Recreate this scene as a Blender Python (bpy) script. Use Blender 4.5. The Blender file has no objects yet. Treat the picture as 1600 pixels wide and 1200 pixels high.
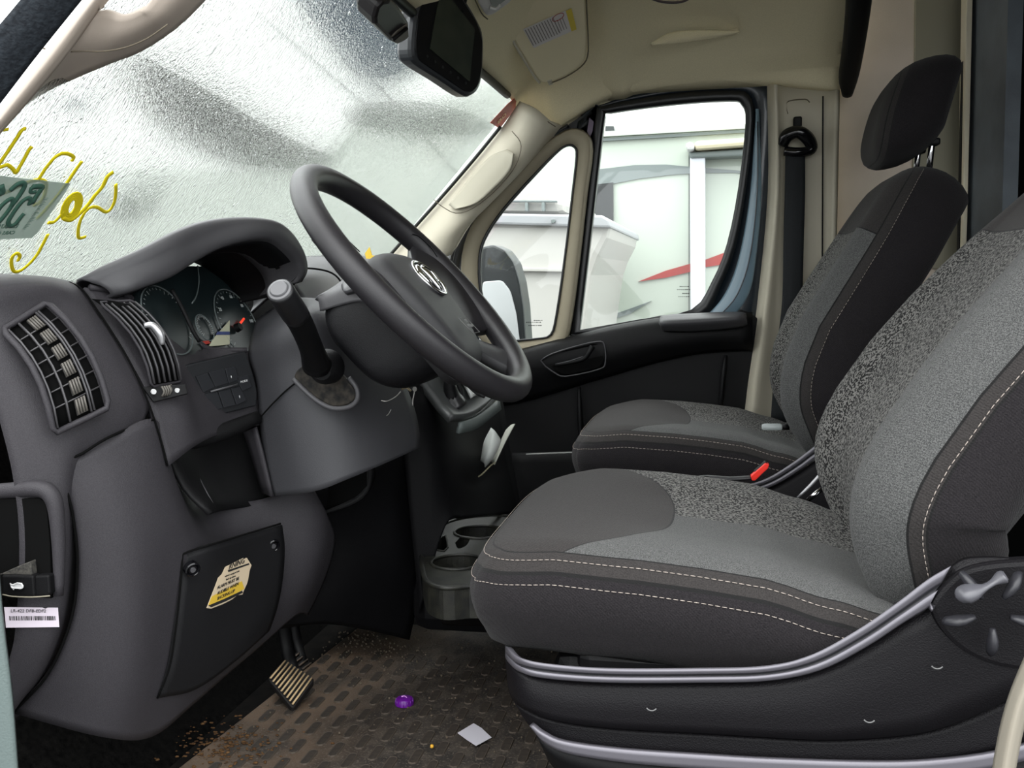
import bpy, bmesh, math, random
from mathutils import Vector, Matrix
random.seed(7)
C = bpy.context.scene.collection
scene = bpy.context.scene
# ------------------------------------------------------------------ camera
F = 1500.0
YAW, PITCH, ROLL = math.radians(12.0), math.radians(6.24), 0.020
CAM = Vector((0, 0, 0.70))
fwd = Vector((-math.sin(YAW)*math.cos(PITCH), math.cos(YAW)*math.cos(PITCH), -math.sin(PITCH)))
r0 = Vector((math.cos(YAW), math.sin(YAW), 0)); u0 = r0.cross(fwd)
RIGHT = r0*math.cos(ROLL) - u0*math.sin(ROLL)
UP = u0*math.cos(ROLL) + r0*math.sin(ROLL)
cam = bpy.data.cameras.new('camera'); cam_ob = bpy.data.objects.new('camera', cam); C.objects.link(cam_ob)
cam.sensor_width = 36; cam.lens = F*36/1600; cam.clip_start = .02
M3 = Matrix((RIGHT, UP, -fwd)).transposed().to_4x4(); M3.translation = CAM
cam_ob.matrix_world = M3
scene.camera = cam_ob
# ------------------------------------------------------------------ light
world = bpy.data.worlds.new('world'); scene.world = world; world.use_nodes = True
nt = world.node_tree; nt.nodes.clear()
wo = nt.nodes.new('ShaderNodeOutputWorld'); bg = nt.nodes.new('ShaderNodeBackground')
tc = nt.nodes.new('ShaderNodeTexCoord'); sp = nt.nodes.new('ShaderNodeSeparateXYZ'); cr = nt.nodes.new('ShaderNodeValToRGB')
nt.links.new(tc.outputs['Generated'], sp.inputs[0]); nt.links.new(sp.outputs['Z'], cr.inputs[0])
cr.color_ramp.elements[0].position = 0; cr.color_ramp.elements[0].color = (.72, .75, .76, 1)
cr.color_ramp.elements[1].position = .75; cr.color_ramp.elements[1].color = (1.35, 1.37, 1.38, 1)
nt.links.new(cr.outputs[0], bg.inputs[0]); bg.inputs[1].default_value = 1.5
nt.links.new(bg.outputs[0], wo.inputs[0])
sun = bpy.data.lights.new('sun', 'SUN'); sun.energy = .45; sun.angle = math.radians(60); sun.color = (1, .98, .95)
so = bpy.data.objects.new('sun', sun); C.objects.link(so); so.rotation_euler = (math.radians(30), 0, math.radians(-25))
vs = scene.view_settings; vs.view_transform = 'Standard'; vs.look = 'None'; vs.gamma = 1; vs.use_curve_mapping = False
vs.exposure = 1.3
scene.cycles.max_bounces = 10; scene.cycles.transparent_max_bounces = 12
# ------------------------------------------------------------------ helpers
def raydir(px, py): return fwd + RIGHT*((px-800)/F) - UP*((py-600)/F)
def U(px, py, Y=None, X=None, Z=None):
    """point of the real place that is seen at (px,py), at the given depth plane"""
    d = raydir(px, py)
    if Y is not None: t = (Y-CAM.y)/d.y
    elif X is not None: t = (X-CAM.x)/d.x
    else: t = (Z-CAM.z)/d.z
    return CAM + d*t
def UPL(px, py, p0, n):
    d = raydir(px, py); return CAM + d*((p0-CAM).dot(n)/d.dot(n))
def s2l(c):
    return tuple(((v/255)/12.92 if v/255 <= .04045 else ((v/255+.055)/1.055)**2.4) for v in c)
MATS = {}
def mat(name, col, rough=.5, spec=.5, metal=0, noise=0, nscale=300, bump=0, bscale=400, col2=None, emit=None, coat=0, detail=2, trans=0, alpha=1):
    """col, col2 linear rgb.  noise mixes col->col2, bump is fine relief"""
    if name in MATS: return MATS[name]
    m = bpy.data.materials.new(name); m.use_nodes = True; MATS[name] = m
    t = m.node_tree; b = t.nodes['Principled BSDF']
    b.inputs['Base Color'].default_value = (*col, 1); b.inputs['Roughness'].default_value = rough
    b.inputs['Specular IOR Level'].default_value = spec; b.inputs['Metallic'].default_value = metal
    b.inputs['Coat Weight'].default_value = coat; b.inputs['Transmission Weight'].default_value = trans
    b.inputs['Alpha'].default_value = alpha
    co = t.nodes.new('ShaderNodeTexCoord')
    if noise:
        n = t.nodes.new('ShaderNodeTexNoise'); n.inputs['Scale'].default_value = nscale; n.inputs['Detail'].default_value = detail
        t.links.new(co.outputs['Object'], n.inputs['Vector'])
        r = t.nodes.new('ShaderNodeValToRGB'); r.color_ramp.elements[0].position = .5-.5*noise*.4; r.color_ramp.elements[1].position = .5+.5*noise*.4
        r.color_ramp.elements[0].color = (*col, 1); r.color_ramp.elements[1].color = (*(col2 or col), 1)
        t.links.new(n.outputs[0], r.inputs[0]); t.links.new(r.outputs[0], b.inputs['Base Color'])
    if bump:
        n = t.nodes.new('ShaderNodeTexNoise'); n.inputs['Scale'].default_value = bscale; n.inputs['Detail'].default_value = 1
        t.links.new(co.outputs['Object'], n.inputs['Vector'])
        bb = t.nodes.new('ShaderNodeBump'); bb.inputs['Strength'].default_value = bump; bb.inputs['Distance'].default_value = .001
        t.links.new(n.outputs[0], bb.inputs['Height']); t.links.new(bb.outputs[0], b.inputs['Normal'])
    if emit:
        b.inputs['Emission Color'].default_value = (*emit[:3], 1); b.inputs['Emission Strength'].default_value = emit[3]
    return m
def link(name, me, m=None, parent=None, smooth=True):
    o = bpy.data.objects.new(name, me); C.objects.link(o)
    if m is not None: me.materials.append(m)
    if smooth:
        for p in me.polygons: p.use_smooth = True
    if parent is not None: o.parent = parent
    return o
def tag(o, label=None, cat=None, group=None, kind=None):
    if label: o['label'] = label
    if cat: o['category'] = cat
    if group: o['group'] = group
    if kind: o['kind'] = kind
    return o
def thing(name, label, cat, group=None, kind=None):
    return tag(empty(name), label, cat, group, kind)
def empty(name):
    o = bpy.data.objects.new(name, None); C.objects.link(o); o.empty_display_size = .02; return o
def bev(o, w=.002, seg=2, ang=35):
    b = o.modifiers.new('bevel', 'BEVEL'); b.width = w; b.segments = seg; b.limit_method = 'ANGLE'; b.angle_limit = math.radians(ang)
    b.harden_normals = False
    return o
def cr1(pts, n):
    """Catmull-Rom through points, n sub-steps per segment"""
    out = []
    L = len(pts)
    for i in range(L-1):
        p0 = pts[i-1] if i > 0 else pts[0]*2-pts[1]
        p1, p2 = pts[i], pts[i+1]
        p3 = pts[i+2] if i+2 < L else pts[-1]*2-pts[-2]
        for k in range(n):
            t = k/n
            out.append(.5*((2*p1)+(p2-p0)*t+(2*p0-5*p1+4*p2-p3)*t*t+(3*p1-p0-3*p2+p3)*t**3))
    out.append(pts[-1].copy())
    return out
def mesh_grid(name, rows, closed_u=False):
    nr, nc = len(rows), len(rows[0])
    vs = [v for r in rows for v in r]
    fs = []
    for i in range(nr-1):
        for j in range(nc-1 if not closed_u else nc):
            j2 = (j+1) % nc
            fs.append((i*nc+j, i*nc+j2, (i+1)*nc+j2, (i+1)*nc+j))
    me = bpy.data.meshes.new(name); me.from_pydata([tuple(v) for v in vs], [], fs); me.update()
    return me
def face_cam(me):
    c = sum((v.co for v in me.vertices), Vector())/len(me.vertices)
    n = sum((p.normal*p.area for p in me.polygons), Vector())
    if n.dot(CAM-c) < 0:
        me.flip_normals()
def patch(name, cols, m, parent=None, th=.006, nu=5, nv=5, off=0, smooth=True):
    """surface through columns of 3D points; each column the same number of points"""
    C1 = [cr1(c, nv) if nv > 1 else c for c in cols]
    rows = [cr1([c[i] for c in C1], nu) if nu > 1 else [c[i] for c in C1] for i in range(len(C1[0]))]
    me = mesh_grid(name, rows); face_cam(me)
    if off:
        ns = [v.normal.copy() for v in me.vertices]
        for v, n in zip(me.vertices, ns): v.co += n*off
    o = link(name, me, m, parent, smooth)
    if th:
        s = o.modifiers.new('solid', 'SOLIDIFY'); s.thickness = th; s.offset = -1
    return o
def PP(lst, **k): return [U(a, b, c) for a, b, c in lst]
def slab(name, pts, th, m, parent=None, w=.0015, direction=None, smooth=False, round_=0, n=4):
    """flat-ish outline (3D points) given thickness away from the camera"""
    if round_: pts = roundpoly(pts, round_, n)
    bm = bmesh.new(); vsx = [bm.verts.new(p) for p in pts]; f = bm.faces.new(vsx); bm.normal_update()
    c = f.calc_center_median(); nrm = f.normal.copy()
    if nrm.dot(CAM-c) < 0: f.normal_flip(); nrm = -nrm
    d = direction if direction is not None else -nrm
    r = bmesh.ops.extrude_face_region(bm, geom=[f])
    for v in [g for g in r['geom'] if isinstance(g, bmesh.types.BMVert)]: v.co += d*th
    bmesh.ops.recalc_face_normals(bm, faces=bm.faces)
    me = bpy.data.meshes.new(name); bm.to_mesh(me); bm.free()
    o = link(name, me, m, parent, smooth)
    if w: bev(o, w)
    return o
def roundpoly(pts, r, n=4):
    out = []
    L = len(pts)
    for i in range(L):
        p, a, b = pts[i], pts[i-1], pts[(i+1) % L]
        da, db = (a-p), (b-p)
        ra = min(r, da.length*.45); rb = min(r, db.length*.45)
        A = p+da.normalized()*ra; B = p+db.normalized()*rb
        for k in range(n+1):
            t = k/n; out.append(A*(1-t)**2+p*2*t*(1-t)+B*t*t)
    return out
def tube(name, pts, rad, m, parent=None, n=12, sub=1, flat=1.0, closed=False, up=None, bm=None):
    if sub > 1:
        if isinstance(rad, (list, tuple)):
            rv = cr1([Vector((r, 0, 0)) for r in rad], sub); rad = [v.x for v in rv]
        pts = cr1(pts, sub)
    L = len(pts)
    if not isinstance(rad, (list, tuple)): rad = [rad]*L
    rows = []; prev = None
    for i, p in enumerate(pts):
        if closed: t = pts[(i+1) % L]-pts[i-1]
        else: t = pts[min(i+1, L-1)]-pts[max(i-1, 0)]
        t.normalize()
        if prev is None:
            a = up if up is not None else (Vector((0, 0, 1)) if abs(t.z) < .9 else Vector((1, 0, 0)))
            a = (a-t*a.dot(t)).normalized()
        else: a = (prev-t*prev.dot(t)).normalized()
        prev = a; b = t.cross(a)
        rows.append([p+(a*math.cos(2*math.pi*k/n)*flat+b*math.sin(2*math.pi*k/n))*rad[i] for k in range(n)])
    own = bm is None
    if own: bm = bmesh.new()
    V = [[bm.verts.new(v) for v in r] for r in rows]
    for i in range(L if closed else L-1):
        i2 = (i+1) % L
        for k in range(n): bm.faces.new((V[i][k], V[i][(k+1) % n], V[i2][(k+1) % n], V[i2][k]))
    if not closed:
        bm.faces.new(V[0][::-1]); bm.faces.new(V[-1])
    if not own: return bm
    bmesh.ops.recalc_face_normals(bm, faces=bm.faces)
    me = bpy.data.meshes.new(name); bm.to_mesh(me); bm.free()
    return link(name, me, m, parent)
def frame(z, x=None):
    z = z.normalized(); x = x or Vector((0, 1, 0)); x = (x-z*x.dot(z)).normalized(); y = z.cross(x)
    return Matrix((x, y, z)).transposed()
def lathe(name, prof, origin, axis, m, parent=None, n=28, x=None, sx=1, sy=1):
    """prof: (r, h) along the axis"""
    R = frame(axis, x)
    rows = [[origin+R@Vector((r*sx*math.cos(2*math.pi*k/n), r*sy*math.sin(2*math.pi*k/n), h)) for k in range(n)] for r, h in prof]
    bm = bmesh.new(); V = [[bm.verts.new(v) for v in r] for r in rows]
    for i in range(len(V)-1):
        for k in range(n): bm.faces.new((V[i][k], V[i][(k+1) % n], V[i+1][(k+1) % n], V[i+1][k]))
    bm.faces.new(V[0][::-1]); bm.faces.new(V[-1])
    bmesh.ops.remove_doubles(bm, verts=bm.verts, dist=1e-6)
    bmesh.ops.recalc_face_normals(bm, faces=bm.faces)
    me = bpy.data.meshes.new(name); bm.to_mesh(me); bm.free()
    o = link(name, me, m, parent)
    e = o.modifiers.new('es', 'EDGE_SPLIT'); e.split_angle = math.radians(40)
    return o
def box(name, c, s, m, parent=None, R=None, w=.004, seg=2):
    bm = bmesh.new(); bmesh.ops.create_cube(bm, size=1)
    R = R or Matrix.Identity(3)
    for v in bm.verts: v.co = Vector(c)+R@Vector((v.co.x*s[0], v.co.y*s[1], v.co.z*s[2]))
    bmesh.ops.recalc_face_normals(bm, faces=bm.faces)
    me = bpy.data.meshes.new(name); bm.to_mesh(me); bm.free()
    o = link(name, me, m, parent, False)
    if w: bev(o, w, seg)
    return o
def join_polys(name, polys, m, parent=None, th=0, smooth=False):
    """several flat outlines joined to one mesh, each with thickness along dirs"""
    bm = bmesh.new()
    for pts in polys:
        f = bm.faces.new([bm.verts.new(p) for p in pts]); f.normal_update()
        c = f.calc_center_median(); nrm = f.normal.copy()
        if nrm.dot(CAM-c) < 0: f.normal_flip(); nrm = -nrm
        if th:
            r = bmesh.ops.extrude_face_region(bm, geom=[f])
            for v in [g for g in r['geom'] if isinstance(g, bmesh.types.BMVert)]: v.co -= nrm*th
    bmesh.ops.recalc_face_normals(bm, faces=bm.faces)
    me = bpy.data.meshes.new(name); bm.to_mesh(me); bm.free()
    return link(name, me, m, parent, smooth)
def text(body, o, xd, yd, size, m, parent, name='lettering', ext=.0002, align='LEFT', shear=0, wsc=1):
    cu = bpy.data.curves.new(name, 'FONT'); cu.body = body; cu.size = size; cu.extrude = ext; cu.align_x = align; cu.shear = shear
    cu.resolution_u = 2
    ob = bpy.data.objects.new(name, cu); C.objects.link(ob); cu.materials.append(m)
    x = xd.normalized(); z = x.cross(yd).normalized(); y = z.cross(x)
    M = Matrix((x*wsc, y, z)).transposed().to_4x4(); M.translation = o
    ob.matrix_world = M
    dg = bpy.context.evaluated_depsgraph_get(); me = bpy.data.meshes.new_from_object(ob.evaluated_get(dg))
    bpy.data.objects.remove(ob); me.transform(M)
    o2 = bpy.data.objects.new(name, me); C.objects.link(o2); o2.parent = parent
    if not me.materials: me.materials.append(m)
    return o2
def bil(q, u, v): return q[0]*(1-u)*(1-v)+q[1]*u*(1-v)+q[2]*u*v+q[3]*(1-u)*v
# ------------------------------------------------------------------ materials
BEIGE = mat('beige_headliner', s2l((234, 224, 190)), .8, .2, noise=1, nscale=500, col2=s2l((222, 212, 178)), bump=.3, bscale=900)
PILLAR = mat('beige_plastic', s2l((190, 184, 166)), .55, .35, bump=.12, bscale=900)
PILLARD = mat('beige_plastic_pinkish', s2l((176, 164, 152)), .6, .3, bump=.12, bscale=900)
DASH = mat('dash_plastic', (.025, .0235, .027), .55, .26, noise=1, nscale=900, col2=(.042, .039, .044), bump=.5, bscale=1200)
DASHD = mat('dash_plastic_dark', (.0055, .0055, .006), .55, .18, bump=.5, bscale=1200)
SATIN = mat('satin_plastic', (.055, .054, .058), .42, .35, bump=.25, bscale=1500)
BLACK = mat('black_plastic', (.004, .004, .0045), .5, .18, bump=.3, bscale=1000)
VOID = mat('deep_black', (.002, .002, .002), .9, .1)
RUBBER = mat('rubber_wheel', (.016, .015, .017), .38, .4, bump=.25, bscale=1500)
GLOSSB = mat('gloss_black', (.004, .004, .005), .12, .5)
SILVER = mat('silver_paint', (.12, .115, .132), .36, .5, metal=.35, bump=.08, bscale=2000)
CHROME = mat('chrome', (.75, .75, .77), .12, .5, metal=1)
WHITE = mat('white_paint', (.6, .6, .6), .4, .4)
INK = mat('ink', (.02, .02, .02), .7, .2)
BLUEG = mat('blue_grey_paint', (.075, .105, .125), .35, .5, coat=.3)
# ------------------------------------------------------------------ outside world
GROUND_Z = -.68
def plane_mesh(name, pts, m, parent=None):
    me = bpy.data.meshes.new(name); me.from_pydata([tuple(p) for p in pts], [], [tuple(range(len(pts)))]); me.update()
    return link(name, me, m, parent, False)
asph = mat('wet_asphalt', (.05, .05, .05), .6, .4, noise=1, nscale=4, col2=(.09, .09, .09), bump=.5, bscale=60)
g = plane_mesh('ground', [Vector((-30, -20, GROUND_Z)), Vector((25, -20, GROUND_Z)), Vector((25, 40, GROUND_Z)), Vector((-30, 40, GROUND_Z))], asph)
tag(g, 'grey wet asphalt yard outside the van', kind='structure')
RVW = mat('motorhome_white', s2l((176, 184, 174)), .35, .4)
RVG = mat('motorhome_grey', s2l((112, 120, 120)), .35, .4)
RVD = mat('motorhome_dark', s2l((52, 56, 58)), .3, .5)
RVR = mat('motorhome_red', s2l((150, 40, 34)), .35, .4)
GLASSD = mat('dark_window_glass', (.012, .014, .016), .1, .5)
def prism(name, pts, direction, m, parent=None, w=0):
    return slab(name, pts, direction.length, m, parent, w, direction.normalized())
# --- motorhome beside the van (right window)
mh = thing('motorhome', 'white motorhome with red and grey stripes beyond the passenger window', 'motorhome')
YR = 6.0
top = [U(905, 213, YR), U(1200, 196, YR)]
xl, xr = U(880, 300, YR).x, 4.0
ztl, ztr = top[0].z, top[0].z+(top[1].z-top[0].z)/(top[1].x-top[0].x)*(xr-top[0].x)
prism('body', [Vector((xl-1.2, YR, GROUND_Z+.35)), Vector((xr, YR, GROUND_Z+.35)), Vector((xr, YR, ztr-.05)), Vector((xl, YR, ztl)), Vector((xl-1.0, YR, ztl-.5))], Vector((0, 2.4, 0)), RVW, mh, .02)
def rv(name, pxs, m, th=.02, Y=YR, parent=mh, w=0):
    return slab(name, [U(a, b, Y-th) for a, b in pxs], th, m, parent, w, Vector((0, 1, 0)))
rv('roof_rail', [(930, 214), (1230, 197), (1230, 190), (930, 206)], RVW, .05)
rv('roof_rail', [(930, 221), (1230, 203), (1230, 199), (930, 217)], RVG, .03)
rv('swoosh', [(900, 268), (940, 264), (990, 258), (1040, 257), (1095, 262), (1150, 266), (1230, 275), (1230, 285), (1150, 270), (1095, 270), (1050, 273), (1000, 279), (958, 287), (958, 300), (900, 300)], RVG, .012)
rv('window', [(915, 290), (958, 285), (959, 415), (950, 428), (940, 433), (915, 434)], GLASSD, .03)
rv('stripe', [(997, 440), (1040, 423), (1082, 411), (1082, 424), (1040, 434)], RVR, .012)
rv('stripe', [(1099, 407), (1150, 388), (1230, 372), (1230, 398), (1150, 410), (1099, 418)], RVR, .012)
rv('stripe', [(907, 502), (945, 496), (985, 482), (1018, 470), (985, 490), (936, 506)], RVG, .012)
rv('stripe', [(930, 500), (945, 496), (944, 501), (938, 505)], RVR, .018)
rv('slide_out_post', [(1078, 240), (1102, 238), (1102, 560), (1079, 560)], mat('grey_post', s2l((205, 207, 216)), .4), .12, w=.01)
rv('slide_out_trim', [(1075, 238), (1240, 228), (1240, 240), (1078, 247)], RVG, .14, w=.01)
rv('awning_case', [(1085, 220), (1240, 210), (1240, 222), (1085, 234)], mat('case_cream', s2l((205, 196, 170)), .5), .2, w=.02)
rv('awning_arm', [(1071, 222), (1084, 221), (1086, 234), (1073, 235)], WHITE, .22, w=.02)
rv('roof_unit', [(946, 197), (959, 197), (962, 214), (945, 214)], RVD, .4, Y=YR+.6)
rv('seam', [(1076, 240), (1077, 240), (1077, 560), (1076, 560)], RVD, .006)
# --- white tub shaped truck body seen through the quarter window
YT = 4.2
tb = thing('truck_body', 'white moulded truck body with a grey rim band outside the quarter window', 'truck')
def tr(name, pxs, m, dep, Y=YT, w=.01):
    return slab(name, [U(a, b, Y) for a, b in pxs], dep, m, tb, w, Vector((0, 1, 0)))
TW = mat('truck_white', s2l((176, 174, 170)), .4, .4)
tr('tub', [(700, 345), (955, 346), (950, 372), (935, 402), (925, 430), (912, 520), (905, 600), (700, 600)], TW, 1.5, w=.03)
tr('rim_band', [(700, 332), (880, 335), (940, 336), (952, 343), (955, 356), (900, 354), (700, 348)], mat('band_grey', s2l((150, 152, 156)), .45), 1.6, YT-.04)
tr('upper_shell', [(700, 300), (800, 284), (850, 290), (878, 305), (886, 334), (700, 332)], TW, 1.3, YT+.08, .04)
for a in (820, 846): tr('post', [(a, 316), (a+5, 316), (a+5, 330), (a, 330)], RVG, .03, YT+.045, .003)
tr('rail', [(700, 312), (870, 313), (870, 316), (700, 315)], RVG, .03, YT+.045, .003)
tr('rivet', [(861, 343), (866, 342), (868, 346), (865, 349), (861, 348)], RVG, .03, YT-.055, .002)
tr('ledge', [(700, 416), (878, 419), (886, 415), (888, 420), (878, 425), (700, 422)], TW, .04, YT-.03, .004)
# --- big motorhome ahead, seen blurred through the wet windshield
P1 = Vector((-4.0, 7.7, 0)); N1 = Vector((.46, -.89, 0)).normalized()
mf = thing('motorhome', 'large pale vehicle with dark sweeping stripes ahead, blurred by the wet windshield', 'motorhome')
def fr(name, pxs, m, th, off=0, w=0, sm=3):
    pts = [UPL(a, b, P1+N1*off, N1) for a, b in pxs]
    if sm > 1:
        pts = cr1(pts+[pts[0]], sm)[:-1]
    return slab(name, pts, th, m, mf, w, -N1)
fr('body', [(-900, 560), (-900, 40), (0, -70), (500, -100), (1000, -90), (1500, 0), (1500, 560)], mat('far_body_white', s2l((250, 252, 248)), .4, .3), 2.0, 0, .05, 1)  # white body also stands in for the blown sky at upper left
FG = mat('far_stripe_grey', s2l((30, 32, 28)), .5, .3); FB = mat('far_slate', s2l((26, 46, 62)), .5, .5); FL = mat('far_pale_grey', s2l((196, 202, 194)), .5, .3)
fr('lower_panel', [(-300, 262), (60, 262), (200, 262), (330, 268), (480, 258), (540, 196), (640, 170), (900, 120), (900, 520), (300, 540), (-300, 520)], FL, .02, .03)
fr('stripe', [(150, 62), (200, 78), (270, 112), (340, 150), (400, 188), (470, 225), (520, 248), (470, 262), (390, 258), (320, 236), (260, 206), (215, 170), (180, 126)], FG, .02, .06)
fr('stripe', [(530, 168), (590, 160), (650, 158), (720, 172), (770, 196), (740, 210), (660, 208), (590, 200), (545, 190)], mat('far_stripe_mid', s2l((66, 70, 66)), .5, .3), .02, .06)
fr('windscreen', [(420, -60), (700, -80), (720, 60), (660, 96), (600, 120), (555, 112), (520, 70), (480, 20)], FB, .03, .06)
fr('stripe', [(60, 148), (95, 140), (130, 162), (100, 170), (75, 168)], FB, .02, .06)
fr('stripe', [(150, 300), (200, 306), (215, 330), (190, 345), (160, 330)], mat('far_stripe_light', s2l((60, 64, 60)), .5, .3), .02, .06)
fr('ridge', [(400, 20), (404, 18), (640, 220), (636, 222)], FG, .02, .03, 0, 1)
fr('ridge', [(586, 130), (590, 129), (716, 268), (712, 270)], FG, .02, .06, 0, 1)
# --- outside mirror of the van
mir = thing('side_mirror', 'black outside mirror of the van beyond the passenger quarter window', 'mirror')
slab('housing', [U(a, b, 2.95) for a, b in [(752, 386), (770, 382), (788, 390), (803, 410), (812, 440), (818, 480), (822, 540), (740, 540), (740, 400)]], .12, mat('mirror_black', s2l((24, 28, 31)), .4, .5, noise=1, nscale=300, col2=s2l((40, 44, 46))), mir, .012, Vector((0, 1, 0)), round_=.01)
slab('mirror_glass', [U(a, b, 2.94) for a, b in [(754, 440), (784, 438), (797, 455), (806, 490), (812, 540), (748, 540)]], .015, mat('mirror_glass', (.6, .62, .64), .5, .5), mir, .003, Vector((0, 1, 0)), round_=.012)
tube('mirror_arm', [U(742, 500, 2.97), U(715, 500, 2.80), U(700, 490, 2.60), U(700, 485, 2.49)], .03, MATS['mirror_black'], mir, 10, 3, .6)
# ------------------------------------------------------------------ cab shell
PW = Vector((-.49, 1.7, 1.14)); TW_ = Vector((-.68, 0, -.735))   # windshield plane: point and downward direction
WN = Vector((0, 1, 0)).cross(TW_).normalized()
if WN.dot(CAM-PW) < 0: WN = -WN
def UW(px, py, off=0): return UPL(px, py, PW+WN*off, WN)
fl = box('floor', (-.45, 1.7, -.03), (1.9, 1.75, .05), mat('floor_black', (.003, .003, .003), .9, .05, noise=1, nscale=30, col2=(.008, .007, .006), bump=.5, bscale=200)); tag(fl, kind='structure')
# toe board rising forward
tbm = mat('toe_carpet', (.0015, .0015, .0015), .95, .03, noise=1, nscale=120, col2=(.005, .0048, .0045), bump=1, bscale=300)
t_ = patch('toe_board', [[Vector((-.76, y, -.02)), Vector((-.84, y, .04)), Vector((-.98, y, .22)), Vector((-1.05, y, .5)), Vector((-1.05, y, .7))] for y in (.86, 1.7, 2.5)], tbm, None, .01, 2, 4)
tag(t_, 'black carpeted toe board rising behind the pedals', kind='structure')
# headliner
def ceil_z(x, y):
    crown = 1.33-.17*abs((y-1.675)/.76)**3.2
    ramp = 1.14+(x+.49)*.85
    crown -= .014*math.exp(-((x+.235)/.028)**2)
    k = .03
    return -k*math.log(math.exp(-crown/k)+math.exp(-ramp/k))
cols = []
for i in range(34):
    x = -.49+i*(.31+.49)/33
    cols.append([Vector((x, .88+j*(2.455-.88)/50, ceil_z(x, .88+j*(2.455-.88)/50))) for j in range(51)])
me = mesh_grid('ceiling', cols); face_cam(me)
ceil = link('ceiling', me, BEIGE); s = ceil.modifiers.new('s', 'SOLIDIFY'); s.thickness = .02; s.offset = -1
tag(ceil, 'beige moulded headliner above the windshield and seats', kind='structure')
# roof skin above, so that no light leaks in
rf = box('roof', (-.1, 1.7, 1.40), (.95, 1.75, .03), WHITE); tag(rf, kind='structure')
# recess handle and lens in the headliner
rec = patch('grab_lip', [[U(1018, 66, 2.20), U(1022, 70, 2.20), U(1030, 70, 2.21)],
                   [U(1050, 50, 2.22), U(1055, 62, 2.22), U(1060, 68, 2.23)],
                   [U(1100, 47, 2.24), U(1102, 56, 2.24), U(1104, 62, 2.25)],
                   [U(1140, 48, 2.26), U(1140, 53, 2.26), U(1140, 56, 2.27)],
                   [U(1156, 49, 2.27), U(1156, 50, 2.27), U(1156, 51, 2.28)]], BEIGE, ceil, .01, 5, 4)
# rear edge pad
pad = tube('headliner_edge_pad', [U(1345, -80, 2.05), U(1342, 0, 2.16), U(1334, 70, 2.28), U(1326, 120, 2.38), U(1324, 148, 2.42)], [.03, .026, .024, .022, .012], BLACK, None, 12, 4)
tag(pad, 'black foam edge pad hanging at the rear of the headliner', 'trim pad')
# B pillar passenger side
YB = 2.46
bp = patch('trim_1', [[U(1190, 132, 2.475), U(1191, 300, 2.475), U(1174, 480, 2.475), U(1152, 640, 2.475), U(1144, 800, 2.475)], [U(1206, 132, 2.43), U(1207, 300, 2.43), U(1190, 480, 2.43), U(1168, 640, 2.43), U(1160, 800, 2.43)],
                      [U(1214, 132, 2.42), U(1216, 300, 2.42), U(1200, 480, 2.42), U(1180, 640, 2.42), U(1172, 800, 2.42)],
                      [U(1226, 134, 2.45), U(1228, 300, 2.45), U(1222, 480, 2.45), U(1212, 640, 2.45), U(1210, 800, 2.45)],
                      [U(1285, 138, 2.46), U(1284, 300, 2.46), U(1283, 480, 2.46), U(1280, 640, 2.46), U(1280, 800, 2.46)],
                      [U(1308, 140, 2.44), U(1304, 300, 2.44), U(1300, 480, 2.44), U(1300, 640, 2.44), U(1300, 800, 2.44)]], PILLAR, None, .012, 4, 4)
tag(bp, 'beige B pillar trim behind the passenger door', kind='structure')
slab('seam', [U(a, b, 2.452) for a, b in [(1285, 150), (1287, 150), (1285, 640), (1283, 640)]], .004, DASHD, bp, 0)
tube('clip_outline', [U(a, b, 2.452) for a, b in [(1231, 178), (1229, 168), (1232, 158), (1258, 155), (1265, 160)]], .0012, mat('seam_brown', (.12, .1, .07), .8), bp, 6, 3)
# cargo side wall, post, bulkhead
wr = slab('wall_right', [U(1300, -120, 2.5), U(1530, -120, 2.5), U(1515, 900, 2.5), U(1295, 900, 2.5)], .02, mat('cargo_wall', s2l((206, 194, 178)), .6, .3, noise=1, nscale=9, col2=s2l((220, 206, 192)), bump=.3, bscale=300), None, 0)
tag(wr, 'grey brown painted cargo side wall behind the passenger seat', kind='structure')
slab('panel_step', [U(1432, -120, 2.49), U(1520, -120, 2.49), U(1508, 420, 2.49), U(1424, 420, 2.49)], .01, mat('cargo_wall_b', s2l((150, 146, 128)), .6, .3), wr, .002)
tp = slab('trim_2', [U(1512, -120, 2.38), U(1523, -120, 2.38), U(1512, 330, 2.38), U(1508, 480, 2.38), U(1501, 480, 2.38), U(1505, 330, 2.38)], .05, mat('cream_edge', s2l((214, 205, 180)), .5), None, .002)
tag(tp, 'narrow cream metal edge post beside the bulkhead doorway', kind='structure')
tb2 = slab('trim_3', [U(1505, 95, 2.40), U(1512, 95, 2.40), U(1503, 400, 2.40), U(1498, 400, 2.40)], .02, BLACK, None, 0); tag(tb2, 'thin black gasket along the cream edge post', kind='structure')
wb = slab('wall_back', [U(1519, -160, 2.42), U(1580, -160, 2.20), U(1566, 330, 2.20), U(1560, 600, 2.2), U(1500, 600, 2.42), U(1508, 330, 2.42)], .03, mat('bulkhead', s2l((96, 104, 110)), .5, .4, noise=1, nscale=12, col2=s2l((80, 86, 92)), bump=.3, bscale=300), None, 0)
tag(wb, 'dark blue grey bulkhead behind the seats', kind='structure')
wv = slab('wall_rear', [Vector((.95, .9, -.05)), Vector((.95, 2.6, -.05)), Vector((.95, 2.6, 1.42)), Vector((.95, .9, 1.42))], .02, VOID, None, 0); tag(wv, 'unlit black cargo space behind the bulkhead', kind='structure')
cs = slab('wall_cargo_side', [Vector((.55, 2.55, -.05)), Vector((.95, 2.55, -.05)), Vector((.95, 2.55, 1.42)), Vector((.55, 2.55, 1.42))], .02, VOID, None, 0); tag(cs, kind='structure')
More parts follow.
